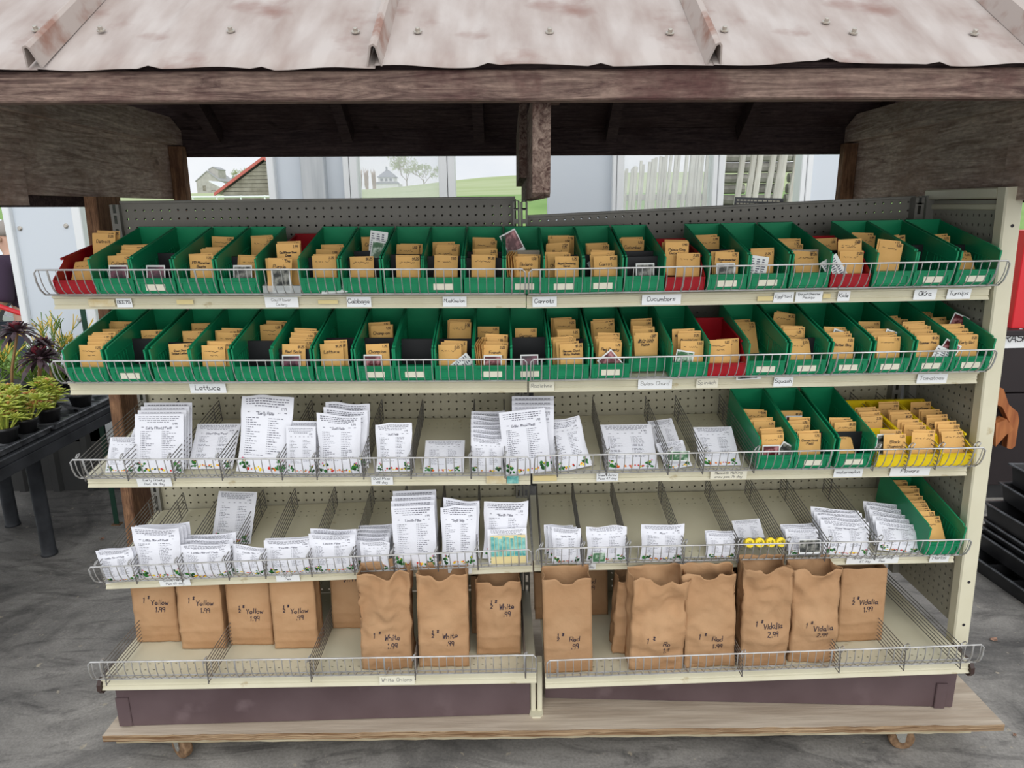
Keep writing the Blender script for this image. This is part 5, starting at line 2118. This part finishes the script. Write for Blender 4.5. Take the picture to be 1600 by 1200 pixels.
# two green stakes standing behind the shelving end
for k, (x, y) in enumerate(((-2.075, 3.22),)):
    o = thing('metal_stake', 'dark green metal fence stake standing on the floor between bench and shelving', 'stake', T(on_y(182, 815, 3.42).x, 3.42, 0))
    q = MB()
    q.prism([(-.012, -.003), (.012, -.003), (.012, .003), (.003, .003), (.003, .018), (-.003, .018), (-.003, .003), (-.012, .003)], 0, 1.30, 2)
    q.build('stake_rod', 'stake_green', o)
    q = MB()
    q.box((-.022, -.015, 0), (.022, .02, .006))
    q.build('foot_plate', 'caster_rust', o)

# ================================================================ DARK CABINET, TRASH sign, red box, seed trays (beyond the end panel)
cab = thing('trash_cabinet', 'dark brown cabinet with hand-lettered TRASH strip standing beyond the end panel', 'cabinet', T(3.3, 3.72, 0))
KI = T(-3.3, -3.72, 0)
q = MB()
q.box((2.46, 3.63, 0), (4.2, 3.86, .085))
q.build('plinth', 'black_plastic', cab, KI)
q = MB()
q.cbox((2.42, 3.60, .086), (4.24, 3.87, .60), .004)
q.cbox((2.42, 3.60, .606), (4.24, 3.87, .915), .004)
q.build('body', 'cabinet', cab, KI)
q = MB()
q.cbox((2.38, 3.55, .916), (4.28, 3.88, .945), .004)
q.build('top_slab', 'cabinet', cab, KI)
q = MB()
a, b_ = on_y(1550, 530, 3.598), on_y(1640, 530, 3.598)
zt, zb = on_y(1585, 514, 3.598).z, on_y(1585, 544, 3.598).z
pts = [(a.x, zb), (b_.x, zb + .004), (b_.x, zt - .004)]
rn = random.Random(9)
for k in range(12):
    pts.append((b_.x + (a.x - b_.x) * (k + 1) / 13, zt + rn.uniform(-.008, .004)))
pts.append((a.x, zt))
q.prism(pts, 3.5955, 3.5985, 1)
sg = q.build('sign_strip', 'card_white', cab, KI)
q = MB()
xt = on_y(1559, 530, 3.595).x
write(q, lambda x_, z_: (x_, 3.5945, z_), ['TRASH'], xt, zb + (zt - zb) * .74, (zt - zb) * .40, .1, .0045, align='l', rnd=random.Random(2))
q.build('lettering', 'ink', sg, None)
a = on_y(1578, 360, 3.70)
b_ = on_y(1578, 474, 3.70)
rb = thing('red_box', 'bright red box standing on top of the dark cabinet', 'box', T(a.x + .03, 3.62, .946))
q = MB()
hh = a.z - .946
q.cbox((0, 0, 0), (.09, .16, hh), .004)
q.build('carton', 'red_box', rb)
q = MB()
q.box((.091, .01, .001), (.34, .14, hh * .8))
for k in range(14):
    q.box((.092, .005, .01 + k * hh * .055), (.34, .010, .02 + k * hh * .055))
q.build('side_pad', 'galv', rb)
wb = thing('wooden_bracket', 'orange-brown wooden bracket with curved arm fixed to the dark cabinet front', 'bracket', T(2.62, 3.5995, .3))
WI = T(-2.62, -3.5995, -.3)


def cz(px, py, Y=3.52):
    p_ = on_y(px, py, Y)
    return (p_.x, p_.z)


q = MB()
q.prism([cz(1540, 596), cz(1558, 604), cz(1566, 628), cz(1580, 640), cz(1582, 652), cz(1576, 692), cz(1570, 697), cz(1563, 695), cz(1567, 655), cz(1556, 632), cz(1540, 625)], 3.47, 3.51, 1)
q.build('arm', 'orange_wood', wb, WI)
q = MB()
q.prism([cz(1540, 655), cz(1557, 648), cz(1568, 664), cz(1556, 672), cz(1540, 690)], 3.44, 3.50, 1)
q.build('cross_block', 'orange_wood', wb, WI)
q = MB()
q.prism([cz(1535, 600), cz(1566, 628), cz(1566, 695), cz(1535, 695)], 3.512, 3.598, 1)
q.build('back_plate', 'cabinet', wb, WI)


def seed_tray(x, y, z, cells, label, yaw=0, w=.28, l=.54, h=.06):
    o = thing('seedling_tray', label, 'tray', T(x, y, z) @ RZ(R(yaw)), 'stacked black seedling trays')
    q = MB()
    t = .002
    def ringv(s, zz):
        return [(-w / 2 * s, -l / 2 * s, zz), (w / 2 * s, -l / 2 * s, zz), (w / 2 * s, l / 2 * s, zz), (-w / 2 * s, l / 2 * s, zz)]
    vs = ringv(.93, 0) + ringv(.985, h) + ringv(.97, h) + ringv(.915, .004)
    fs = [(3, 2, 1, 0)]
    for i in range(4):
        j = (i + 1) % 4
        fs += [(i, j, 4 + j, 4 + i), (4 + i, 4 + j, 8 + j, 8 + i), (8 + i, 8 + j, 12 + j, 12 + i)]
    fs.append((12, 13, 14, 15))
    q._add(vs, fs)
    q.build('tray_body', 'black_plastic', o)
    q = MB()
    for a_, b2 in (((-w / 2 - .008, -l / 2 - .008, h - .006), (w / 2 + .008, -l / 2 + .004, h + .003)), ((-w / 2 - .008, l / 2 - .004, h - .006), (w / 2 + .008, l / 2 + .008, h + .003)),
                   ((-w / 2 - .008, -l / 2 + .004, h - .006), (-w / 2 + .004, l / 2 - .004, h + .003)), ((w / 2 - .004, -l / 2 + .004, h - .006), (w / 2 + .008, l / 2 - .004, h + .003))):
        q.cbox(a_, b2, .0025)
    q.build('rim', 'tray_plastic', o)
    if cells:
        q = MB()
        for k in range(1, 4):
            q.box((-w / 2 * .92, -l / 2 + l * k / 4 - .004, .006), (w / 2 * .92, -l / 2 + l * k / 4 + .004, h - .012))
        q.box((-.004, -l / 2 * .92, .006), (.004, l / 2 * .92, h - .014))
        q.build('cell_walls', 'black_plastic', o)


sx, sy = 2.075 + .14, 2.66
for (dx, dy, z, cells, yaw, h, lab) in ((-.03, 0, .001, True, 4, .065, 'black celled seedling tray lying on the floor under the stack'), (.02, .01, .070, False, 2, .075, 'black seedling tray resting on the celled tray'),
                                        (.03, .0, .148, False, 3, .03, 'black seedling tray nested low in the stack'), (.028, .005, .181, False, 1, .03, 'black seedling tray in the middle of the stack'),
                                        (.03, .0, .214, False, 2, .075, 'black seedling tray with broken bright rim in the stack'), (.09, .02, .292, False, -2, .075, 'black seedling tray second from the top of the stack'),
                                        (.115, .01, .370, False, -1, .09, 'deep black seedling tray on top of the stack')):
    seed_tray(sx + dx, sy + dy, z, cells, lab, yaw, h=h)

# ================================================================ OUTDOORS
def ground_at(x, y):
    return terrain(x, y)


# upright lath fence and stacked posts close outside
def lath_fence(name, px0, px1, n, Y, wid, top_l, top_r, lean, label, m='lath', rails=True):
    xa, xb = on_y(px0, 290, Y).x, on_y(px1, 290, Y).x
    z0 = ground_at((xa + xb) / 2, Y) - .02
    o = thing(name, label, 'fence', T(xa, Y, z0))
    rn = random.Random(n)
    for k in range(n):
        f = (k + .5) / n
        x = (xb - xa) * f
        top = on_y(px0 + (px1 - px0) * f, top_l + (top_r - top_l) * f, Y).z - z0
        q = MB()
        q.cbox((-wid / 2, -.012, 0), (wid / 2, .012, top + rn.uniform(-.02, .02)), .002)
        q.build('slat', m, o, T(x, rn.uniform(-.01, .01), 0) @ RY(R(lean + rn.uniform(-1.2, 1.2))))
    if rails:
        for zz in (.35, .9, 1.5):
            q = MB()
            q.cbox((-.05, .02, zz), (xb - xa + .05, .05, zz + .06), .003)
            q.build('rail', m, o)
    return o


lath_fence('lath_fence', 955, 1118, 38, 7.4, .027, 268, 205, 3, 'dense fence of thin pale upright laths seen through the hazy pane')
lath_fence('slat_fence', 1124, 1262, 10, 6.2, .046, 225, 225, 4, 'open fence of wide pale slats before the stacked posts')
rn = random.Random(77)
for r_ in range(12):
    z = 1.10 + r_ * .105
    for k in range(4):
        x0 = on_y(1120, 290, 7.6).x + k * .36 + rn.uniform(-.05, .05)
        o = thing('stacked_post', 'weathered grey fence post lying in the stack behind the slats', 'post', T(x0, 7.6 + rn.uniform(-.03, .03), z), 'weathered posts stacked behind the slat fence')
        q = MB()
        rr = rn.uniform(.047, .052)
        q.tube([(0, 0, 0), (.18, 0, rn.uniform(-.006, .006)), (.34, 0, 0)], rr, 8)
        q.build('log', 'log', o)
# base that carries the posts
zb = ground_at(2.6, 7.6)
o = thing('timber_rack', 'low grey timber rack under the stacked posts outside', 'rack', T(on_y(1120, 290, 7.6).x, 7.6, zb - .05))
q = MB()
for k in range(5):
    q.box((k * .36 - .03, -.05, 0), (k * .36 + .03, .05, 1.05 - zb + .05))
q.box((-.05, -.06, 1.0 - zb + .05), (1.5, .06, 1.05 - zb + .05))
q.build('frame', 'log', o)

# pale pipe fence
for (px0, px1, py, Y, lab) in ((290, 440, 308, 24, 'white pipe fence in front of the red-trimmed shed'), (835, 868, 325, 14, 'white pipe rail on the grass beyond the centre post')):
    a, b_ = on_y(px0, py, Y), on_y(px1, py - 1, Y)
    z0 = ground_at((a.x + b_.x) / 2, Y)
    o = thing('pipe_fence', lab, 'fence', T(a.x, Y, z0))
    q = MB()
    q.tube([(0, 0, a.z - z0), (b_.x - a.x, 0, b_.z - z0)], .035, 6)
    q.build('rail', 'white_trim', o)
    n = 4
    for k in range(n):
        q = MB()
        q.tube([((b_.x - a.x) * (k + .3) / n, 0, -.05), ((b_.x - a.x) * (k + .3) / n, 0, a.z - z0 + .03)], .03, 6)
        q.build('post', 'white_trim', o)


def gable(mbw, mbr, x0, x1, y0, y1, z0, ze, zr, ov=.3, th=.25, mi=0):
    xm = (x0 + x1) / 2
    mbw.prism([(x0, z0), (x1, z0), (x1, ze), (xm, zr), (x0, ze)], y0, y1, 1)
    s = (zr - ze) / (xm - x0)
    for sg_ in (-1, 1):
        e = xm + sg_ * (xm - x0 + ov)
        mbr.prism([(xm, zr + th * .2), (e, zr - s * (xm - x0 + ov) + th * .2), (e, zr - s * (xm - x0 + ov) + th * 1.2), (xm, zr + th * 1.2)], y0 - ov, y1 + ov, 1)


# grey barn with cupola
Y = 190
def W_(px, py, Y):
    return on_y(px, py, Y)


a, b_ = W_(309, 305, Y), W_(346, 305, Y)
o = thing('barn', 'distant grey gambrel barn with roof monitor', 'building', T(a.x, Y, a.z - 1))
ww = b_.x - a.x
hE, hR = W_(320, 283, Y).z - a.z + 1, W_(330, 268, Y).z - a.z + 1
q, r_ = MB(), MB()
gable(q, r_, 0, ww, 0, 10, -2, hE, hR, .2, .2)
q.build('wall', 'barn_grey', o)
r_.build('roof', 'barn_roof', o)
q, r_ = MB(), MB()
gable(q, r_, ww * .5, ww * .9, 1, 6, hE, W_(330, 265, Y).z - a.z + 1, W_(330, 261, Y).z - a.z + 1, .1, .15)
q.build('roof_monitor', 'barn_grey', o)
r_.build('monitor_roof', 'barn_roof', o)
q = MB()
q.box((ww * .25, -.06, hE * .45), (ww * .38, 0, hE * .75))
q.box((ww * .6, -.06, -.5), (ww * .8, 0, hE * .5))
q.build('door', 'barn_wood', o)
# white roofed low shed
a, b_ = W_(330, 292, 150), W_(362, 300, 150)
o = thing('low_shed', 'low shed with bright white roof beside the grey barn', 'building', T(a.x, 150, a.z - 3))
q = MB()
q.box((0, 0, -2), (b_.x - a.x, 6, 2.2))
q.build('wall', 'barn_grey', o)
q = MB()
q.prism([(-.2, 4.0), (b_.x - a.x + .3, 1.6), (b_.x - a.x + .3, 1.8), (-.2, 4.2)], -.3, 6.3, 1)
q.build('roof', 'roof_white', o)
# two silos
for k, (px, pt) in enumerate(((353, 270), (367, 275))):
    a = W_(px, 300, 210)
    t_ = W_(px, pt, 210)
    o = thing('silo', ['round steel silo with pointed cap beside the barn', 'shorter round steel silo beside the pointed one'][k], 'silo', T(a.x, 210, a.z - 3))
    q = MB()
    h = t_.z - a.z + 3
    q.lathe([(1.1, 0), (1.1, h * .8)], 14)
    q.build('drum', 'galv', o, None, True)
    q = MB()
    q.lathe([(1.15, h * .8), (.15, h)], 14)
    q.build('cap', 'house_roof', o)
# near shed with red-trimmed gable and open board siding
Y = 40
a, b_, c_ = W_(340, 305, Y), W_(505, 305, Y), W_(413, 250, Y)
o = thing('shed', 'weathered board shed with red trimmed gable', 'building', T(a.x, Y, a.z))
ww, hr = b_.x - a.x, c_.z - a.z
z_g = ground_at(a.x + ww / 2, Y) - a.z - .3
xm = c_.x - a.x
q = MB()
for k in range(9):                                          # horizontal boards, each its own step
    z0, z1 = hr * k / 9, hr * (k + .86) / 9
    xl0, xr0 = xm * (z0 / hr) + .12, ww - (ww - xm) * (z0 / hr) - .12
    xl1, xr1 = xm * (z1 / hr) + .12, ww - (ww - xm) * (z1 / hr) - .12
    q = MB()
    q.prism([(xl0, z0), (xr0, z0), (xr1, z1), (xl1, z1)], -.02 * (k % 2), .06, 1)
    q.build('siding_board', 'barn_wood', o)
q = MB()
q.box((.3, .1, z_g), (ww - .3, 5, hr * .12))
q.prism([(.3, hr * .1), (ww - .3, hr * .1), (xm, hr * .97)], .1, 5, 1)
q.build('wall', 'barn_wood', o)
for s in (0, 1):
    q = MB()
    e = -.12 if s == 0 else ww + .12
    ez_ = -.05
    q.prism([(e, ez_), (xm, hr + .02), (xm, hr + .19), (e, ez_ + .17)] if s == 0 else [(xm, hr + .02), (e, ez_), (e, ez_ + .17), (xm, hr + .19)], -.2, -.08, 1)
    q.build('red_trim', 'barn_red', o)
    q = MB()
    q.prism([(e, ez_ + .10), (xm, hr + .12), (xm, hr + .22), (e, ez_ + .2)] if s == 0 else [(xm, hr + .12), (e, ez_ + .10), (e, ez_ + .2), (xm, hr + .22)], -.07, 5.3, 1)
    q.build('roof', 'roof_white', o)
# farmhouse
Y = 200
a, b_ = W_(592, 296, Y), W_(624, 296, Y)
t_, e_ = W_(598, 265, Y).z, W_(598, 277, Y).z
o = thing('farmhouse', 'distant pale farmhouse with grey hipped roof', 'building', T(a.x, Y, a.z))
ww = b_.x - a.x
q = MB()
q.box((0, 0, -3), (ww * .75, 6, e_ - a.z))
q.box((-.8, -1.5, -3), (ww, 6, (e_ - a.z) * .45))
q.build('wall', 'house_wall', o)
q = MB()
q._add([(-.4, -.4, e_ - a.z), (ww * .75 + .4, -.4, e_ - a.z), (ww * .75 + .4, 6.4, e_ - a.z), (-.4, 6.4, e_ - a.z), (ww * .3, 3, t_ - a.z), (ww * .45, 3, t_ - a.z)],
       [(0, 1, 5, 4), (1, 2, 5), (2, 3, 4, 5), (3, 0, 4), (3, 2, 1, 0)])
q.prism([(-1.1, (e_ - a.z) * .45), (ww + .3, (e_ - a.z) * .45), (ww - .3, (e_ - a.z) * .62), (0, (e_ - a.z) * .62)], -1.8, 0, 1)
q.box((ww * .3, 2.6, t_ - a.z - .3), (ww * .38, 3.2, t_ - a.z + .9))
q.build('roof', 'house_roof', o)
for k in range(3):
    q = MB()
    q.box((ww * (.1 + k * .22), -.06, (e_ - a.z) * .68), (ww * (.1 + k * .22) + .7, .02, (e_ - a.z) * .9))
    q.build('window', 'house_window', o)


def bare_tree(px, pb, pt, Y, sd, label, spread=1.0, leafy=True):
    a_, t2 = W_(px, pb, Y), W_(px, pt, Y)
    H = t2.z - a_.z
    o = thing('tree', label, 'tree', T(a_.x, Y, a_.z - .3))
    rn = random.Random(sd)
    q = MB()
    tips = []

    def br(p, d, L, r, k):
        e = p + d * L
        q.tube([p, e], r, 5, r2=r * .65, cap=False)
        if k == 0:
            tips.append(e)
            return
        for _ in range(3):
            dd = (d * .9 + Vector((rn.uniform(-.75, .75) * spread, rn.uniform(-.75, .75), rn.uniform(-.35, .55)))).normalized()
            br(p + d * L * rn.uniform(.55, 1.0), dd, L * rn.uniform(.6, .92), r * .58, k - 1)
    br(Vector((0, 0, 0)), Vector((rn.uniform(-.1, .1), 0, 1)).normalized(), H * .30, H * .016, 5)
    q.build('trunk_and_branches', 'bark', o)
    if leafy:
        f_ = MB()
        for e in tips:
            for _ in range(3):
                c = e + Vector((rn.uniform(-1, 1), rn.uniform(-1, 1), rn.uniform(-1, 1))) * H * .03
                s_ = H * .011
                f_._add([c + Vector((-s_, 0, -s_)), c + Vector((s_, s_, -s_)), c + Vector((0, -s_, s_))], [(0, 1, 2)])
        fo = f_.build('young_leaves', 'spring_leaf', o)
        fo['kind'] = 'stuff'


bare_tree(636, 297, 232, 150, 5, 'bare-branched tree with first leaves beside the farmhouse', 1.2)
bare_tree(662, 295, 236, 140, 6, 'broader tree in young leaf past the farmhouse', 1.3)
bare_tree(385, 300, 250, 170, 7, 'thin pale tree between the silos and the shed', .9)
for k, px in enumerate((563, 574, 585)):
    a_ = W_(px, 298, 160)
    rn = random.Random(90 + k)
    o = thing('bush', ['pinkish leafless bush farthest from the farmhouse', 'pinkish leafless bush between its two neighbours by the farmhouse', 'pinkish leafless bush standing against the farmhouse'][k], 'bush', T(a_.x, 160, a_.z - .5), 'pinkish bushes beside the farmhouse')
    q = MB()
    for _ in range(110):
        d = Vector((rn.uniform(-.10, .10), rn.uniform(-.3, .3), 1)).normalized()
        L = rn.uniform(1.5, 4.6)
        e = d * L
        q.tube([(0, 0, 0), e * .5 + Vector((rn.uniform(-.3, .3), 0, 0)), e], .06, 4, r2=.02, cap=False)
        for _ in range(3):
            e2 = e * rn.uniform(.5, 1) 
            q.tube([e2, e2 + Vector((rn.uniform(-.22, .22), rn.uniform(-.4, .4), rn.uniform(.2, 1)))], .035, 4, cap=False)
    q.build('twigs', 'bush_pink', o)

# ================================================================ PERSON AND CAR beyond the white panel
def skin_mesh(name, verts, edges, radii, m, parent, root=0, lv=2):
    me = bpy.data.meshes.new(name)
    me.from_pydata(verts, edges, [])
    me.materials.append(MATS[m])
    o_ = link(name, me, parent)
    md = o_.modifiers.new('skin', 'SKIN')
    md.use_smooth_shade = True
    sv = me.skin_vertices[0].data
    for i_, r__ in enumerate(radii):
        sv[i_].radius = (r__, r__) if not isinstance(r__, tuple) else r__
        sv[i_].use_root = (i_ == root)
    s2 = o_.modifiers.new('subdivision', 'SUBSURF')
    s2.levels = lv
    s2.render_levels = lv
    return o_


PX, PY = on_y(31, 400, 5.0).x, 5.0
pz = terrain(PX, PY)
per = thing('person', 'person in a dark purple short-sleeved shirt and glasses gripping a red handle', 'person', T(PX, PY, pz) @ RZ(R(-90)))
# one continuous body, facing the viewer and slightly stooped; x is the picture's right
V = [(0, .04, .86), (0, .02, 1.05), (0, -.01, 1.24), (0, -.035, 1.325), (0, -.055, 1.37), (0, -.075, 1.43), (0, -.07, 1.50),       # 0-6 pelvis..crown
     (-.17, -.02, 1.265), (-.205, -.03, 1.06), (-.195, -.10, .985), (-.36, -.22, .985), (-.42, -.25, .985),                       # 7-11 right arm reaching out to the handle
     (.17, -.02, 1.265), (.215, -.01, 1.05), (.20, -.12, .96), (.06, -.30, .97), (.01, -.34, .97),                                 # 12-16 left arm
     (-.09, .04, .80), (-.10, .01, .46), (-.10, .05, .09), (-.10, -.06, .035),                                                   # 17-20
     (.09, .04, .80), (.10, .01, .46), (.10, .05, .09), (.10, -.06, .035)]
Ed = [(0, 1), (1, 2), (2, 3), (3, 4), (4, 5), (5, 6), (2, 7), (7, 8), (8, 9), (9, 10), (10, 11), (2, 12), (12, 13), (13, 14), (14, 15), (15, 16), (0, 17), (17, 18), (18, 19), (19, 20), (0, 21), (21, 22), (22, 23), (23, 24)]
Ra = [(.14, .10), (.13, .095), (.13, .085), .052, .062, .078, .062, .058, .046, .042, .028, .030, .058, .046, .042, .028, .030, .085, .06, .04, .035, .085, .06, .04, .035]
skin_mesh('body', V, Ed, Ra, 'skin', per)
sv_ = [0, 1, 2, 7, 8, 12, 13]
sV = [V[i_] for i_ in sv_] + [(-.205, -.05, 1.02), (.217, -.02, 1.02), (0, -.03, 1.315)]
skin_mesh('shirt', sV, [(0, 1), (1, 2), (2, 3), (3, 4), (2, 5), (5, 6), (4, 7), (6, 8), (2, 9)], [(.158, .118), (.152, .115), (.150, .102), .075, .068, .075, .068, .066, .066, .062], 'shirt', per)
tv = [0, 17, 18, 19, 21, 22, 23]
skin_mesh('trousers', [V[i_] for i_ in tv], [(0, 1), (1, 2), (2, 3), (0, 4), (4, 5), (5, 6)], [(.152, .115), .10, .075, .06, .10, .075, .06], 'trousers', per)
q = MB()
q.lathe([(.02, .045), (.055, .03), (.074, 0), (.078, -.03), (.070, -.06)], 16, m=T(0, -.052, 1.512))
q.build('hair', 'hair', per, None, True)
q = MB()
for s in (-1, 1):
    pts = [(s * .032 + .024 * math.cos(a_ * math.pi / 6), -.148, 1.435 + .018 * math.sin(a_ * math.pi / 6)) for a_ in range(13)]
    q.tube(pts, .003, 5)
    q.tube([(s * .056, -.146, 1.44), (s * .076, -.07, 1.445)], .0025, 5)
q.tube([(-.008, -.150, 1.438), (.008, -.150, 1.438)], .0025, 5)
q.build('glasses', 'ink', per)
q = MB()
q.prism([(-.012, 1.39), (.012, 1.39), (.004, 1.44), (-.004, 1.44)], -.168, -.14, 1)
for s in (-1, 1):
    q.lathe([(.004, -.02), (.016, -.012), (.016, .012), (.004, .02)], 8, m=T(s * .080, -.07, 1.43))
q.build('nose_and_ears', 'skin', per, None, True)
for s, (hx, hy, hz) in ((-1, V[11]), (1, V[16])):
    q = MB()
    for k in range(4):
        bx = hx - .03 + k * .018
        q.tube([(bx, hy + .0, hz + .005), (bx - .004, hy - .035, hz + .018), (bx - .006, hy - .052, hz - .004), (bx - .006, hy - .040, hz - .024)], .0085, 6, r2=.007)
    q.tube([(hx + .03, hy, hz), (hx + .042, hy - .025, hz - .012), (hx + .030, hy - .042, hz - .020)], .009, 6, r2=.008)
    q.build('fingers', 'skin', per, None, True)
for s in (-1, 1):
    q = MB()
    q.prism([(-.04, 0), (.05, 0), (.05, .05), (.0, .09), (-.04, .09)], s * .10 - .042, s * .10 + .042, 0, m=T(0, .06, 0) @ RZ(math.pi) if False else T(0, .02, 0))
    q.box((s * .10 - .042, -.17, 0), (s * .10 + .042, -.02, .05))
    q.build('shoe', 'shoe', per)

hc = thing('push_cart', 'cart with sloping red tubular handle in front of the person', 'cart', T(PX, PY - .3, pz))
HI = T(-PX, -(PY - .3), -pz)
p1, p2 = on_y(-90, 448, 4.70), on_y(44, 494, 4.70)
q = MB()
q.tube([p1, p2, (p2.x + .12, 4.7, p2.z - .12), (p2.x + .15, 4.7, pz + .25)], .017, 8)
q.tube([p1, (p1.x - .05, 4.7, pz + .3)], .017, 8)
q.build('handle', 'red_pipe', hc, HI)
q = MB()
q.cbox((p1.x - .1, 4.2, pz + .20), (p2.x + .18, 4.75, pz + .26), .01)
q.build('deck', 'galv', hc, HI)
for xx in (p1.x, p2.x):
    for yy in (4.3, 4.65):
        q = MB()
        q.lathe([(.05, -.02), (.095, -.02), (.10, -.01), (.10, .01), (.095, .02), (.05, .02)], 18, m=T(xx, yy, pz + .10) @ RY(R(90)))
        q.build('wheel', 'tyre', hc, HI)

cx, cy = on_y(33, 520, 7.4).x, 7.4
gz = terrain(cx - 2, 7.4)
car = thing('car', 'white parked car beyond the person, wheel showing beside the white panel', 'car', T(cx, cy, gz) )
q = MB()
q.prism([(.95, .28), (.98, .55), (.85, .74), (.1, .92), (-.55, 1.0), (-1.35, 1.45), (-3.1, 1.48), (-3.75, 1.05), (-3.85, .45), (-3.8, .26)], 0, 1.7, 1)
q.build('body', 'car_white', car)
q = MB()
q.prism([(-.70, 1.0), (-1.38, 1.40), (-2.15, 1.42), (-2.15, 1.0)], -.012, .002, 1)
q.prism([(-2.22, 1.0), (-2.22, 1.42), (-3.05, 1.42), (-3.55, 1.02)], -.012, .002, 1)
q.build('window', 'car_glass', car)
for wx_ in (0.12, -2.85):
    q = MB()
    q.lathe([(.20, -.11), (.30, -.11), (.33, -.08), (.33, .08), (.30, .11), (.20, .11)], 26, m=T(wx_, .02, .33) @ RX(R(90)))
    wo = q.build('tyre', 'tyre', car)
    q = MB()
    q.lathe([(.215, 0), (.21, .02), (.18, .03)], 24, m=T(wx_, -.085, .33) @ RX(R(90)))
    for k in range(5):
        q.box((-.025, -.13, .03), (.025, -.115, .20), m=T(wx_, 0, .33) @ RY(R(72 * k)))
    q.build('hubcap', 'rim_metal', car)
q = MB()
q.prism([(.98, .55), (.985, .66), (.87, .70), (.80, .62)], -.006, .1, 1)
q.build('headlamp', 'clear_plastic', car)

# ================================================================ small floor litter
for k, (px, py, s) in enumerate(((1553, 1001, .02), (1585, 1150, .010), (160, 843, .02), (118, 700, .02))):
    p_ = on_z(px, py, 0)
    o = thing('dry_leaf', ['small dry brown leaf on the concrete beside the end post', 'tiny dry leaf scrap near the rolling base corner', 'pale leaf scrap on the floor near the metal stake', 'curled leaf scrap at the foot of the corrugated wall'][k], 'leaf', T(p_.x, p_.y, .002) @ RZ(k * 1.3))
    q = MB()
    n = 9
    pts = []
    for j in range(n):
        a_ = 2 * math.pi * j / n
        rr = s * (1 if j % 2 else .55)
        pts.append((rr * math.cos(a_), rr * .6 * math.sin(a_), .002 + .3 * s * abs(math.sin(a_ * 1.5))))
    q._add(pts + [(0, 0, .001)], [(j, (j + 1) % n, n) for j in range(n)])
    lo_ = q.build('blade', 'leaf_litter', o)
    so = lo_.modifiers.new('thickness', 'SOLIDIFY')
    so.thickness = .0008
